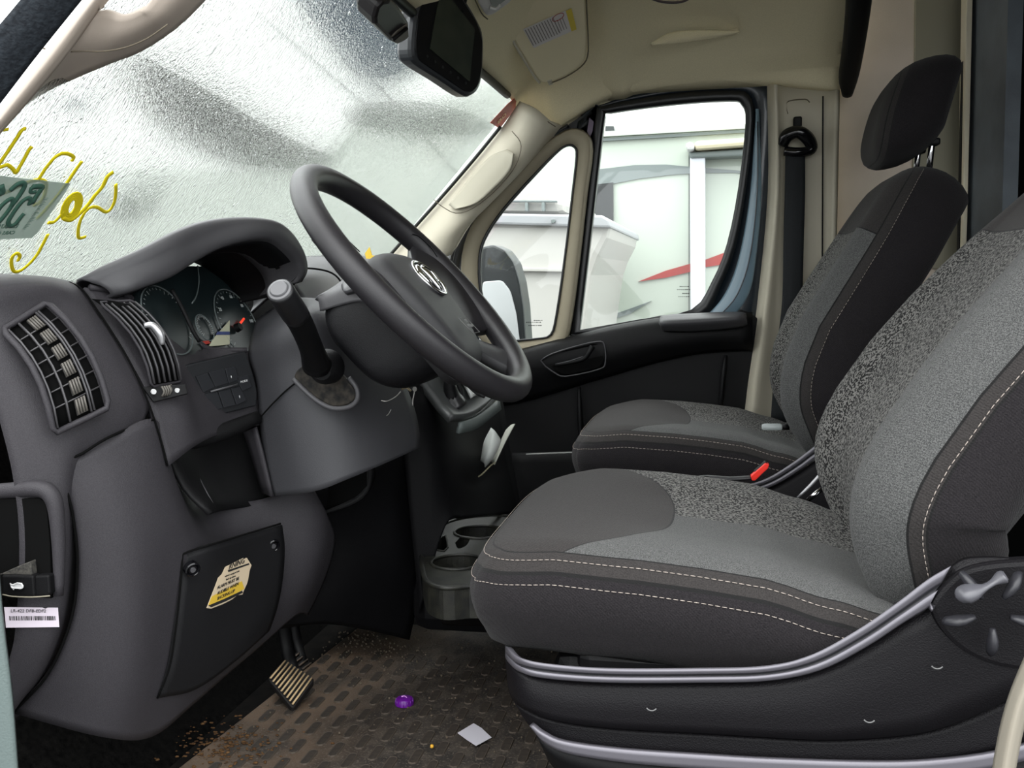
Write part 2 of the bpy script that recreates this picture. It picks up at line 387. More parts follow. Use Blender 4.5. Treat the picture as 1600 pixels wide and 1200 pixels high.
rc = slab('ceiling_cargo', [Vector((.3, .9, 1.40)), Vector((.97, .9, 1.40)), Vector((.97, 2.6, 1.40)), Vector((.3, 2.6, 1.40))], .02, VOID, None, 0); tag(rc, kind='structure')
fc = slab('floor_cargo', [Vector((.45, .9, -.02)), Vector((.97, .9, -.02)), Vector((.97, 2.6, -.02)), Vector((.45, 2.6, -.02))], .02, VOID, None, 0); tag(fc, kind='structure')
SEALM = mat('glass_seal_dark', (.012, .014, .012), .5, .4)
# A pillar passenger side (trim_4)
ap = patch('trim_4', [[U(812, 158, 2.38), U(780, 205, 2.38), U(740, 254, 2.38), U(690, 312, 2.38), U(640, 368, 2.38), U(596, 418, 2.38)],
                      [U(838, 170, 2.35), U(805, 222, 2.35), U(767, 276, 2.35), U(721, 332, 2.35), U(677, 380, 2.35), U(645, 426, 2.35)],
                      [U(862, 190, 2.37), U(830, 240, 2.37), U(800, 280, 2.37), U(760, 322, 2.37), U(722, 362, 2.37), U(700, 400, 2.37)],
                      [U(884, 200, 2.46), U(850, 236, 2.46), U(812, 272, 2.46), U(772, 312, 2.46), U(736, 350, 2.46), U(706, 400, 2.46)]], PILLAR, None, .012, 5, 4)
tag(ap, 'beige passenger side A pillar trim with an oval speaker cover', kind='structure')
patch('oval_cover', [[U(792, 233, 2.350), U(768, 243, 2.358), U(744, 266, 2.358), U(718, 298, 2.358), U(701, 320, 2.356)],
                         [U(796, 235, 2.338), U(782, 256, 2.333), U(756, 284, 2.333), U(730, 312, 2.333), U(708, 325, 2.340)],
                         [U(802, 240, 2.326), U(796, 266, 2.322), U(768, 297, 2.322), U(742, 318, 2.322), U(712, 326, 2.330)]], mat('oval_plastic', s2l((158, 154, 138)), .6, .3), ap, .003, 5, 4)
tube('seam', [U(a, b, 2.33) for a, b in [(800, 205), (813, 222), (812, 242), (800, 268), (772, 300), (738, 326), (712, 333), (690, 322), (678, 312)]], .0011, mat('seam_brown', (.12, .1, .07), .8), ap, 6, 3)
tube('seam', [U(a, b, 2.362) for a, b in [(826, 166), (842, 176), (856, 190), (868, 198)]], .0011, MATS['seam_brown'], ap, 6, 3)
tube('header_seal', [Vector((-.490, y, 1.140)) for y in (.92, 1.3, 1.7, 2.0, 2.2, 2.32)], .009, SEALM, ap, 8, 2)
tube('glass_edge_seal', [U(a-1, b-1, 2.372) for a, b in [(782, 200), (780, 203), (740, 252), (690, 310), (640, 366), (596, 416)]], .0045, SEALM, ap, 8, 3)
# unseen open driver door, swung forward, added to shade the lower dash
dd = slab('door_2', [Vector((-.93, .83, -.30)), Vector((-1.20, -.15, -.30)), Vector((-1.20, -.15, .60)), Vector((-.93, .83, .66))], .09, DASHD, None, .01, Vector((-.96, .26, 0)))
tag(dd, 'unseen open driver door forward of the opening, added to shade the dash', kind='structure')
# near A pillar (trim_5)
def L2(ptsA, ptsB, YA, YB_, name, m, mid=None, par=None):
    n = len(ptsA)
    rows = [[U(a, b, YA) for a, b in ptsA]]
    if mid is not None: rows.append([U((a+c)/2, (b+d)/2, mid) for (a, b), (c, d) in zip(ptsA, ptsB)])
    rows.append([U(a, b, YB_) for a, b in ptsB])
    return patch(name, rows, m, par, .008, 4, 4)
na = L2([(-160, 390), (-60, 250), (-4, 172), (62, 88), (131, 0), (205, -95), (350, -290)],
        [(-150, 400), (-45, 262), (40, 165), (110, 80), (153, 19), (176, -6), (385, -250)], .90, .90, 'trim_5', PILLARD, .885)
tag(na, 'beige driver side A pillar trim curving up to the headliner', kind='structure')
L2([(-150, 400), (-45, 262), (40, 165), (110, 80), (153, 19), (190, 26), (218, 18), (243, -4), (400, -220)],
   [(-120, 345), (-30, 224), (0, 196), (60, 151), (120, 122), (172, 100), (238, 71), (326, -4), (520, -240)], .90, .955, 'header_corner', PILLARD, .915, na)
tube('seam', [U(a, b, .905) for a, b in [(66, 75), (90, 81), (130, 80), (165, 80), (200, 73), (232, 59), (262, 38)]], .0008, MATS['seam_brown'], na, 6, 3)
wsl = L2([(-260, 380), (-160, 240), (-60, 110), (40, -10), (120, -110)], [(-160, 376), (-70, 252), (2, 160), (70, 72), (200, -88)], .84, .868, 'door_seal', mat('seal_navy', s2l((40, 46, 52)), .7, .3, noise=1, nscale=200, col2=s2l((22, 26, 32)), bump=.8, bscale=300), .85)
tag(wsl, 'dark rubber weatherstrip along the driver door opening', 'seal')
# driver door jamb strips
jb = L2([(-60, 880), (-50, 1000), (-40, 1100), (-30, 1250)], [(-4, 880), (5, 980), (18, 1090), (30, 1250)], .85, .86, 'trim_6', mat('jamb_green_grey', s2l((96, 108, 106)), .5, .4, bump=.4, bscale=400), .852)
tag(jb, 'grey green door jamb at the driver sill', kind='structure')
jr = L2([(1612, 1000), (1594, 1040), (1576, 1085), (1562, 1135), (1550, 1200), (1540, 1280)], [(1660, 1000), (1632, 1060), (1612, 1100), (1600, 1140), (1588, 1200), (1575, 1280)], .82, .80, 'trim_7', mat('pillar_foot', s2l((140, 134, 122)), .6, .2), .79)
tag(jr, 'beige B pillar foot beside the driver seat base', kind='structure')
# ------------------------------------------------------------------ windshield
wm = bpy.data.materials.new('wet_windshield'); wm.use_nodes = True; t = wm.node_tree; t.nodes.clear()
out = t.nodes.new('ShaderNodeOutputMaterial'); tr1 = t.nodes.new('ShaderNodeBsdfTransparent'); rf1 = t.nodes.new('ShaderNodeBsdfRefraction'); mx = t.nodes.new('ShaderNodeMixShader')
tr1.inputs[0].default_value = (.98, 1, .99, 1); rf1.inputs[0].default_value = (.98, 1, .99, 1); rf1.inputs['Roughness'].default_value = .04; rf1.inputs['IOR'].default_value = 1.07
co = t.nodes.new('ShaderNodeTexCoord'); mp = t.nodes.new('ShaderNodeMapping'); mp.inputs['Scale'].default_value = (1, 3, 1)
n1 = t.nodes.new('ShaderNodeTexNoise'); n1.inputs['Scale'].default_value = 120; n1.inputs['Detail'].default_value = 2
n2 = t.nodes.new('ShaderNodeTexNoise'); n2.inputs['Scale'].default_value = 330; n2.inputs['Detail'].default_value = 1
t.links.new(co.outputs['Object'], mp.inputs[0]); t.links.new(mp.outputs[0], n1.inputs['Vector']); t.links.new(mp.outputs[0], n2.inputs['Vector'])
ad = t.nodes.new('ShaderNodeMath'); ad.operation = 'ADD'; t.links.new(n1.outputs[0], ad.inputs[0]); t.links.new(n2.outputs[0], ad.inputs[1])
bp_ = t.nodes.new('ShaderNodeBump'); bp_.inputs['Strength'].default_value = 1; bp_.inputs['Distance'].default_value = .014
t.links.new(ad.outputs[0], bp_.inputs['Height']); t.links.new(bp_.outputs[0], rf1.inputs['Normal'])
mx.inputs[0].default_value = .9
t.links.new(tr1.outputs[0], mx.inputs[1]); t.links.new(rf1.outputs[0], mx.inputs[2])
gl = t.nodes.new('ShaderNodeBsdfGlossy'); gl.inputs['Roughness'].default_value = .05; gl.inputs[0].default_value = (1, 1, 1, 1)
m2 = t.nodes.new('ShaderNodeMixShader'); m2.inputs[0].default_value = .03; t.links.new(mx.outputs[0], m2.inputs[1]); t.links.new(gl.outputs[0], m2.inputs[2])
t.links.new(m2.outputs[0], out.inputs[0])
def wp(s, y): return PW+Vector((0, y-1.7, 0))+TW_*s
ws = plane_mesh('window_1', [wp(-.01, .9), wp(-.01, 2.41), wp(.72, 2.41), wp(.72, .9)], wm)
tag(ws, 'rain wet windshield glass across the front of the cab', kind='structure')
fb = box('firewall', (-1.08, 1.7, .30), (.05, 1.75, .8), VOID); tag(fb, kind='structure')
# rain drops on the outside of the glass
db = bpy.data.materials.new('rain_water'); db.use_nodes = True; t = db.node_tree; t.nodes.clear(); out = t.nodes.new('ShaderNodeOutputMaterial'); gg = t.nodes.new('ShaderNodeBsdfGlass'); gg.inputs['IOR'].default_value = 1.33; gg.inputs['Roughness'].default_value = .02; t.links.new(gg.outputs[0], out.inputs[0])
ico = bmesh.new(); bmesh.ops.create_icosphere(ico, subdivisions=1, radius=1); iv = [v.co.copy() for v in ico.verts]; iff = [[v.index for v in f.verts] for f in ico.faces]; ico.free()
dv, dfc = [], []
tdn = TW_.normalized(); ydir = Vector((0, 1, 0))
rd = random.Random(3)
for k in range(3800):
    y = .93+1.46*rd.random()**1.5; s_ = rd.uniform(.0, .56)
    r_ = rd.choice([.0006, .0007, .0008, .0010, .0014]); L_ = r_*rd.choice([1, 1.2, 1.6, 2.6])
    c = wp(s_, y)-WN*.0012; ba = len(dv)
    dv += [tuple(c+tdn*(v.x*L_)+ydir*(v.y*r_)-WN*(v.z*r_*.5)) for v in iv]; dfc += [[i+ba for i in f] for f in iff]
for k in range(46): # runs of drops
    y = rd.uniform(.95, 2.3); s0 = rd.uniform(0, .4)
    for j in range(rd.randint(8, 22)):
        c = wp(s0+j*.006+rd.uniform(-.001, .001), y+rd.uniform(-.001, .001))-WN*.0012; r_ = rd.uniform(.0005, .0010); ba = len(dv)
        dv += [tuple(c+tdn*(v.x*r_*1.5)+ydir*(v.y*r_)-WN*(v.z*r_*.5)) for v in iv]; dfc += [[i+ba for i in f] for f in iff]
me = bpy.data.meshes.new('rain_drops'); me.from_pydata(dv, [], dfc); me.update()
rdp = link('rain_drops', me, db); tag(rdp, 'rain drops scattered over the outside of the windshield', 'water drops', kind='stuff')
# paint marks on the glass
YEL = mat('yellow_window_paint', s2l((236, 216, 20)), .6, .3)
wr_ = thing('window_writing', 'yellow hand painted scribbled writing on the left end of the windshield', 'writing')
def stroke(pts, r=.0028):
    tube('paint_stroke', [UW(a, b, .0035) for a, b in pts], r, YEL, wr_, 6, 4, .35, up=WN)
stroke([(-6, 203), (6, 203), (13, 202)], .0022)
stroke([(40, 201), (34, 204), (22, 222), (10, 240), (0, 254), (-10, 268)])
stroke([(50, 229), (45, 235), (38, 248), (30, 262), (25, 270), (20, 264), (12, 258), (4, 260), (-8, 264)])
stroke([(112, 252), (115, 246), (108, 241), (97, 240), (86, 246), (76, 257), (68, 268), (60, 281)])
stroke([(128, 252), (118, 266), (106, 284), (92, 303), (80, 318), (66, 334), (58, 342)], .0030)
stroke([(8, 302), (28, 292), (44, 285), (60, 281), (71, 284), (72, 294), (68, 308), (60, 318), (52, 321)])
for k in range(4):
    cx, cy = 112, 323; rx, ry = 6+k*2.6, 12+k*3.2
    pts = [UW(cx+rx*math.cos(a)+(-.35)*ry*math.sin(a), cy+ry*math.sin(a), .0035) for a in [2*math.pi*i/16 for i in range(16)]]
    tube('paint_stroke', pts, .0024, YEL, wr_, 6, 1, .35, True, up=WN)
stroke([(177, 269), (168, 276), (160, 292), (148, 306), (136, 322), (122, 336), (110, 344), (98, 340)], .0036)
stroke([(75, 348), (84, 347), (92, 340), (100, 330)])
stroke([(181, 288), (181, 300), (179, 315), (172, 328), (164, 331), (152, 324), (140, 325), (130, 336), (124, 350), (122, 365), (124, 372), (134, 370)])
stroke([(75, 366), (68, 380), (58, 398), (46, 412), (32, 423), (22, 424), (18, 414), (19, 402), (26, 396), (31, 400), (28, 408)])
# translucent sheet stuck to the glass
sm_ = bpy.data.materials.new('translucent_sheet'); sm_.use_nodes = True; t = sm_.node_tree; b = t.nodes['Principled BSDF']
b.inputs['Base Color'].default_value = (*s2l((150, 170, 158)), 1); b.inputs['Roughness'].default_value = .6; b.inputs['Alpha'].default_value = .62
sh = slab('dealer_sheet', [UW(a, b, .006) for a, b in [(-90, 268), (0, 275), (110, 287), (103, 300), (58, 364), (50, 372), (0, 374), (-120, 374)]], .0006, sm_, None, 0)
tag(sh, 'translucent grey green sheet with reversed green letters stuck to the windshield', 'sticker')
GRN = mat('sheet_green', s2l((62, 98, 84)), .6, .3)
def gst(pts, r=.0035): tube('letter', [UW(a, b, .0075) for a, b in pts], r, GRN, sh, 6, 4, .3, up=WN)
gst([(46, 320), (48, 312), (42, 310), (32, 318), (20, 334), (13, 347), (16, 353), (24, 350), (34, 338), (38, 334)])
gst([(-4, 330), (4, 320), (14, 312), (20, 312), (18, 322), (8, 336), (-4, 350)])
gst([(16, 298), (26, 289), (36, 286), (38, 292), (30, 306), (18, 322)], .0038)
gst([(50, 292), (66, 292), (60, 302), (50, 318)], .004); gst([(50, 292), (48, 300), (56, 300)], .003)
gst([(-6, 300), (4, 302), (2, 290)], .004)
bars = []
for i in range(22):
    f_ = i/21; x0 = 70-34*f_; y0 = 309+48*f_; wv_ = random.choice([4, 6, 7]); hh = random.choice([.7, 1.2, 1.0])
    bars.append([UW(x0, y0, .0075), UW(x0+wv_, y0+.3, .0075), UW(x0+wv_-.8, y0+hh+.3, .0075), UW(x0-.8, y0+hh, .0075)])
join_polys('barcode', bars, GRN, sh)
def plane_text(body, px, py, size, m, par, off=.0075, rev=True, px2=None, py2=None):
    o = UW(px, py, off); x = (UW(px2, py2, off)-o).normalized(); y = (UW(px, py-10, off)-o)
    return text(body, o, x, y, size, m, par)
plane_text('ELIXR75', 27, 356, .009, GRN, sh, px2=0, py2=357); plane_text('CARS OFF', 22, 366, .008, GRN, sh, px2=0, py2=367)
# red number sticker at the windshield edge
rs = slab('number_sticker', [UW(a, b, .006) for a, b in [(766, 192), (794, 162), (804, 154), (810, 164), (781, 201)]], .001, mat('sticker_red', s2l((168, 70, 48)), .5, .4), None, 0)
tag(rs, 'small red sticker reading 80 in the windshield corner by the pillar', 'sticker')
plane_text('80', 778, 195, .034, mat('sticker_cream', s2l((226, 190, 150)), .6), rs, .0072, px2=800, py2=170)
# ------------------------------------------------------------------ seats
def fabric_mat(name, kind):
    """kind 'cushion'/'back': vertex attributes z1 (insert>0), z2 (bolster>0), z3 (edge inset>0)"""
    m = bpy.data.materials.new(name); m.use_nodes = True; t = m.node_tree; b = t.nodes['Principled BSDF']
    b.inputs['Roughness'].default_value = .9; b.inputs['Specular IOR Level'].default_value = .12; b.inputs['Sheen Weight'].default_value = .06; b.inputs['Sheen Roughness'].default_value = .5
    co = t.nodes.new('ShaderNodeTexCoord')
    def at(n):
        a = t.nodes.new('ShaderNodeAttribute'); a.attribute_name = n; return a.outputs['Fac']
    def mth(op, a, b_=None):
        n = t.nodes.new('ShaderNodeMath'); n.operation = op
        for i, v in enumerate((a, b_)):
            if v is None: continue
            if isinstance(v, (int, float)): n.inputs[i].default_value = v
            else: t.links.new(v, n.inputs[i])
        return n.outputs[0]
    def noise(sc, d=1):
        n = t.nodes.new('ShaderNodeTexNoise'); n.inputs['Scale'].default_value = sc; n.inputs['Detail'].default_value = d; t.links.new(co.outputs['Object'], n.inputs['Vector']); return n.outputs[0]
    def ramp(f, p0, c0, p1, c1):
        r = t.nodes.new('ShaderNodeValToRGB'); r.color_ramp.elements[0].position = p0; r.color_ramp.elements[1].position = p1
        r.color_ramp.elements[0].color = (*c0, 1); r.color_ramp.elements[1].color = (*c1, 1); t.links.new(f, r.inputs[0]); return r.outputs[0]
    def mix(f, a, b_):
        n = t.nodes.new('ShaderNodeMix'); n.data_type = 'RGBA'; t.links.new(f, n.inputs[0]); t.links.new(a, n.inputs[6]); t.links.new(b_, n.inputs[7]); return n.outputs[2]
    coarse = ramp(noise(330, 1), .46, (.006, .006, .006), .55, (.145, .141, .134))
    fine = ramp(noise(950, 1), .38, (.038, .039, .039), .62, (.098, .099, .097))
    dark = ramp(noise(700), .35, (.022, .020, .0195), .65, (.033, .030, .029))
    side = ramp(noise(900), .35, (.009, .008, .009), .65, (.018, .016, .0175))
    z1, z2, z3 = at('z1'), at('z2'), at('z3')
    ins = mth('MULTIPLY', mth('GREATER_THAN', z1, 0), mth('GREATER_THAN', z3, 0))
    col = mix(mth('GREATER_THAN', z2, 0), coarse, fine)
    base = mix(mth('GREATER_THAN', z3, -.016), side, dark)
    col = mix(ins, base, col)
    # seam grooves
    def near(z, w): return mth('LESS_THAN', mth('ABSOLUTE', z), w)
    seam = mth('MAXIMUM', mth('MULTIPLY', near(z1, .0012), mth('GREATER_THAN', z3, 0)), near(z3, .0011))
    seam = mth('MAXIMUM', seam, near(mth('ADD', z3, .016), .0011))
    blk = ramp(seam, 0, (.01, .01, .01), 1, (.01, .01, .01))
    col = mix(seam, col, blk)
    t.links.new(col, b.inputs['Base Color'])
    bmp = t.nodes.new('ShaderNodeBump'); bmp.inputs['Strength'].default_value = .5; bmp.inputs['Distance'].default_value = .0015
    wv = t.nodes.new('ShaderNodeTexWave'); wv.bands_direction = 'DIAGONAL'; wv.inputs['Scale'].default_value = 160; wv.inputs['Distortion'].default_value = 1
    t.links.new(co.outputs['Object'], wv.inputs['Vector'])
    h = mth('SUBTRACT', mth('ADD', noise(700, 1), mth('MULTIPLY', wv.outputs[0], .25)), mth('MULTIPLY', seam, 1.5))
    t.links.new(h, bmp.inputs['Height']); t.links.new(bmp.outputs[0], b.inputs['Normal'])
    return m
FAB = fabric_mat('seat_fabric', 'x')
THREAD = mat('thread', s2l((158, 148, 140)), .8, .1)
def superell(ax0, ax1, by, n=5.0, N=112):
    """closed outline, a from ax0..ax1, b +-by"""
    pts = []
    c = (ax0+ax1)/2; ra = (ax1-ax0)/2
    for i in range(N):
        th = 2*math.pi*i/N; ct, st = math.cos(th), math.sin(th)
        pts.append(Vector((c+ra*math.copysign(abs(ct)**(2/n), ct), by*math.copysign(abs(st)**(2/n), st), 0)))
    return pts
def pad_mesh(name, outline, levels, fmap, fattr, center, parent, interior=14):
    """levels: list of (inset, drop).  ring positions inset towards the centre; the first level continues to the centre"""
    N = len(outline)
    nor = []
    for i in range(N):
        tg = outline[(i+1) % N]-outline[i-1]; nn = Vector((tg.y, -tg.x, 0)).normalized()
        if nn.dot(outline[i]-center) < 0: nn = -nn
        nor.append(nn)
    rings, info = [], []
    in0 = levels[0][0]
    base = [outline[i]-nor[i]*in0 for i in range(N)]
    for k in range(1, interior+1):
        tt = k/interior
        rings.append([center+(p-center)*tt for p in base]); info.append((tt, 0))
    for ins, drop in levels[1:]:
        rings.append([outline[i]-nor[i]*ins for i in range(N)]); info.append((ins, drop))
    vs, at = [], []
    vs.append(fmap(center.x, center.y, 0)); at.append(fattr(center.x, center.y, .15, 0))
    for k, (r, (ins, drop)) in enumerate(zip(rings, info)):
        for i, p in enumerate(r):
            inset = in0+(1-ins)*(base[i]-center).length if k < interior else ins
            d = 0 if k < interior else drop
            vs.append(fmap(p.x, p.y, d)); at.append(fattr(p.x, p.y, inset, d))
    fs = [(0, 1+i, 1+(i+1) % N) for i in range(N)]
    for k in range(len(rings)-1):
        o0, o1 = 1+k*N, 1+(k+1)*N
        fs += [(o0+i, o1+i, o1+(i+1) % N, o0+(i+1) % N) for i in range(N)]
    o1 = 1+(len(rings)-1)*N
    fs.append(tuple(o1+i for i in range(N))[::-1])
    me = bpy.data.meshes.new(name); me.from_pydata([tuple(v) for v in vs], [], fs); me.update()
    for q, nm in enumerate(('z1', 'z2', 'z3')):
        a = me.attributes.new(nm, 'FLOAT', 'POINT')
        for i, v in enumerate(at): a.data[i].value = v[q]
    bm = bmesh.new(); bm.from_mesh(me); bmesh.ops.recalc_face_normals(bm, faces=bm.faces); bm.to_mesh(me); bm.free()
    return link(name, me, FAB, parent), nor
def lerp_tab(tab, x):
    if x <= tab[0][0]: return tab[0][1:]
    for a, b in zip(tab, tab[1:]):
        if x <= b[0]:
            t = (x-a[0])/(b[0]-a[0]); t = t*t*(3-2*t)*.5+t*.5
            return tuple(p+(q-p)*t for p, q in zip(a[1:], b[1:]))
    return tab[-1][1:]
def stitches(name, pts, parent, L=.0052, gap=.0020, r=.0005, up=None):
    bm = bmesh.new(); acc = 0; seg = []
    # resample by length
    P = [pts[0]]
    tot = 0; D = [0]
    for a, b in zip(pts, pts[1:]): tot += (b-a).length; D.append(tot)
    def at(s):
        for i in range(len(D)-1):
            if s <= D[i+1]: return pts[i].lerp(pts[i+1], (s-D[i])/max(D[i+1]-D[i], 1e-9))
        return pts[-1]
    s = 0
    while s+L < tot:
        tube('', [at(s), at(s+L*.5), at(s+L)], [r*.6, r, r*.6], None, None, 5, 1, bm=bm); s += L+gap
    me = bpy.data.meshes.new(name); bm.to_mesh(me); bm.free()
    o = link(name, me, THREAD, parent); o['kind'] = 'stuff'; return o
def make_seat(y0, prof, label, y_shift, back_top, driver):
    root = thing('driver_seat' if driver else 'passenger_seat', label, 'seat')
    # ---- cushion
    ztab = [(-.285, .385), (-.24, .398), (-.17, .407), (-.06, .402), (.05, .388), (.12, .368), (.18, .350), (.30, .31)]
    def cmap(a, b, d):
        z = lerp_tab(ztab, a)[0]
        z += -.014*math.exp(-(b/.13)**4)*min(1, max(0, (a+.15)/.1))
        front = max(0, 1-((a+.285)/.10))
        bul = .010*math.sin(min(1, d/.10)*math.pi)
        dx = bul*(-1 if a < -.2 else 0); dy = bul*math.copysign(1, b) if abs(b) > .2 else 0
        if d > .04: # soft creases on the side
            z += .0015*math.sin(a*55+d*160)
        if b < 0: z += 0
        return Vector((a+dx, y0+b+dy, z-d))
    def xb(b): return -.052-.118*min(1, abs(b)/.235)**2.6
    def cattr(a, b, ins, d):
        return (a-xb(b), -b-(.0 if a < -.06 else -.15*(a+.06)), (ins-.016 if d == 0 else -.001-d*.6+ (ins-.016 if ins>.016 else 0)))
    out = superell(-.285, .26, .255, 4.6, 168)
    lev = [(.055, 0), (.045, .0004), (.034, .0025), (.026, .005), (.019, .008), (.014, .012), (.009, .018), (.0045, .027), (.001, .038), (-.001, .052), (-.001, .068), (.001, .084), (.004, .10), (.010, .112), (.02, .12)]
    cush, nor = pad_mesh('cushion', out, lev, cmap, cattr, Vector((-.02, 0, 0)), root, 26)
    def ring(ins, drop, a0, a1, off=.001):
        N = len(out); pts = []
        idx = [i for i in range(N)]
        sel = []
        for i in range(N):
            p = out[i]-nor[i]*ins
            sel.append(cmap(p.x, p.y, drop)+Vector((nor[i].x*off, nor[i].y*off, off)))
        return sel
    N = len(out)
    # visible near side and front: from th = -20deg (rear near) round the front
    def arc(r, th0, th1):
        i0, i1 = int(th0/360*N), int(th1/360*N)
        return [r[i % N] for i in (range(i0, i1+1) if i1 > i0 else range(i0, i1-1, -1))]
    stitches('stitching', arc(ring(.0125, .0135, 0, 1), 318, 150), root)
    stitches('stitching', arc(ring(.001, .036, 0, 1, .0004), 325, 150), root)
    # ---- backrest
    P = [Vector((x, 0, z)) for x, z in prof]
    C1 = cr1(P, 12); D = [0]
    for a, b in zip(C1, C1[1:]): D.append(D[-1]+(b-a).length)
    H = D[-1]
    def on(v):
        v2 = min(max(v, 0), H)
        for i in range(len(D)-1):
            if v2 <= D[i+1]+1e-9:
                t = (v2-D[i])/(D[i+1]-D[i]); p = C1[i].lerp(C1[i+1], t); tg = (C1[i+1]-C1[i]).normalized(); break
        p = p+tg*(v-v2)
        i0 = max(0, i-4); i1 = min(len(C1)-1, i+5); tg = (C1[i1]-C1[i0]).normalized()
        return p, tg, Vector((-tg.z, 0, tg.x))    # front facing normal
    def wfac(v):
        s = v/H
        return lerp_tab([(0, .84), (.2, .97), (.3, 1.0), (.55, .97), (.75, .88), (.9, .78), (1.0, .70)], s)[0]
    def bmap(a, b, d):
        p, tg, nn = on(a); wf = wfac(a)
        w = -.022*math.exp(-(b/.15)**4)*min(1, a/.1)
        if a > H*.45: w *= max(.3, 1-(a-H*.45)/(H*.4))
        dd = d
        # wings of the bolsters come forward
        bol = .020*max(0, 1-abs(abs(b)-.2)/.07)*(1-(a/H)**2)
        return p+nn*(w+bol-dd)+Vector((0, y0+b*wf, 0))
    yoke = back_top
    def battr(a, b, ins, d):
        lim = .115 if driver else .15
        ub = lim if a < yoke else lim
        p, tg, nn = on(a)
        return (yoke-a, -b-ub, (.050-d if driver else .036-d))
    outb = superell(.0, H, .252, 4.2, 168)
    levb = [(.095, 0), (.08, .0015), (.065, .005), (.05, .011), (.037, .019), (.026, .028), (.017, .038), (.010, .049), (.005, .061), (.001, .075), (-.001, .09), (0, .11), (.006, .13), (.018, .147), (.03, .155)]
    back, norb = pad_mesh('backrest', outb, levb, bmap, battr, Vector((H*.5, 0, 0)), root, 26)
    rb = []
    for i in range(N):
        p = outb[i]-norb[i]*(.0045 if driver else .0085); q = bmap(p.x, p.y, .0625 if driver else .052); pp, tg, nn = on(p.x); rb.append(q+nn*.0004+Vector((0, norb[i].y*.0012, 0)))
    stitches('stitching', arc(rb, 195, 340), root); stitches('stitching', arc(rb, 20, 165), root, r=.0005)
    return root, on, H, bmap, cmap
PROF_D = [(.225, .245), (.195, .305), (.168, .36), (.150, .43), (.158, .49), (.196, .565), (.250, .64), (.315, .715), (.385, .79), (.445, .865), (.47, .90)]
PROF_P = [(.225, .265), (.190, .325), (.155, .39), (.133, .45), (.135, .52), (.160, .60), (.205, .68), (.255, .765), (.300, .845), (.340, .915), (.355, .94)]
ds, don, dH, dbm, dcm = make_seat(1.25, PROF_D, 'nearest grey and black cloth driver seat with tall plastic side cover and recliner dial', 0, .588, True)
ps, pon, pH, pbm, pcm = make_seat(2.10, PROF_P, 'farther grey and black cloth passenger seat with headrest beside the passenger door', .85, .575, False)
# ---- passenger headrest
def headrest(root, y0):
    def hmap(a, b, d):
        # a: up 0..H, b across, d back
        Hh = .235; s = a/Hh
        lean = .42
        fx = .285+.000+lean*a*.52+.02*(s-.5)**2*2
        x = fx+.030*(1-math.cos((s-.35)*1.6))+d
        z = .895+a*.98
        return Vector((x, y0+b*(1-.10*s*s), z+d*.32*(1-s*.7)))
    def hattr(a, b, ins, d): return (-1, -1, .012-d if ins > .005 else -.03)
    outl = superell(0, .215, .145, 3.2, 96)
    lev = [(.05, 0), (.035, .003), (.022, .008), (.012, .017), (.004, .030), (0, .046), (-.002, .065), (0, .085), (.006, .102), (.018, .118), (.032, .128)]
    o, nn = pad_mesh('headrest', outl, lev, hmap, hattr, Vector((.11, 0, 0)), root, 10)
    for s_ in (-1, 1):
        tube('headrest_post', [Vector((.405, y0+s_*.065, .86)), Vector((.418, y0+s_*.065, 1.02))], .006, CHROME, root, 12)
        box('post_collar', (.408, y0+s_*.065, .948), (.034, .03, .014), BLACK, root, None, .004)
headrest(ps, 2.10)
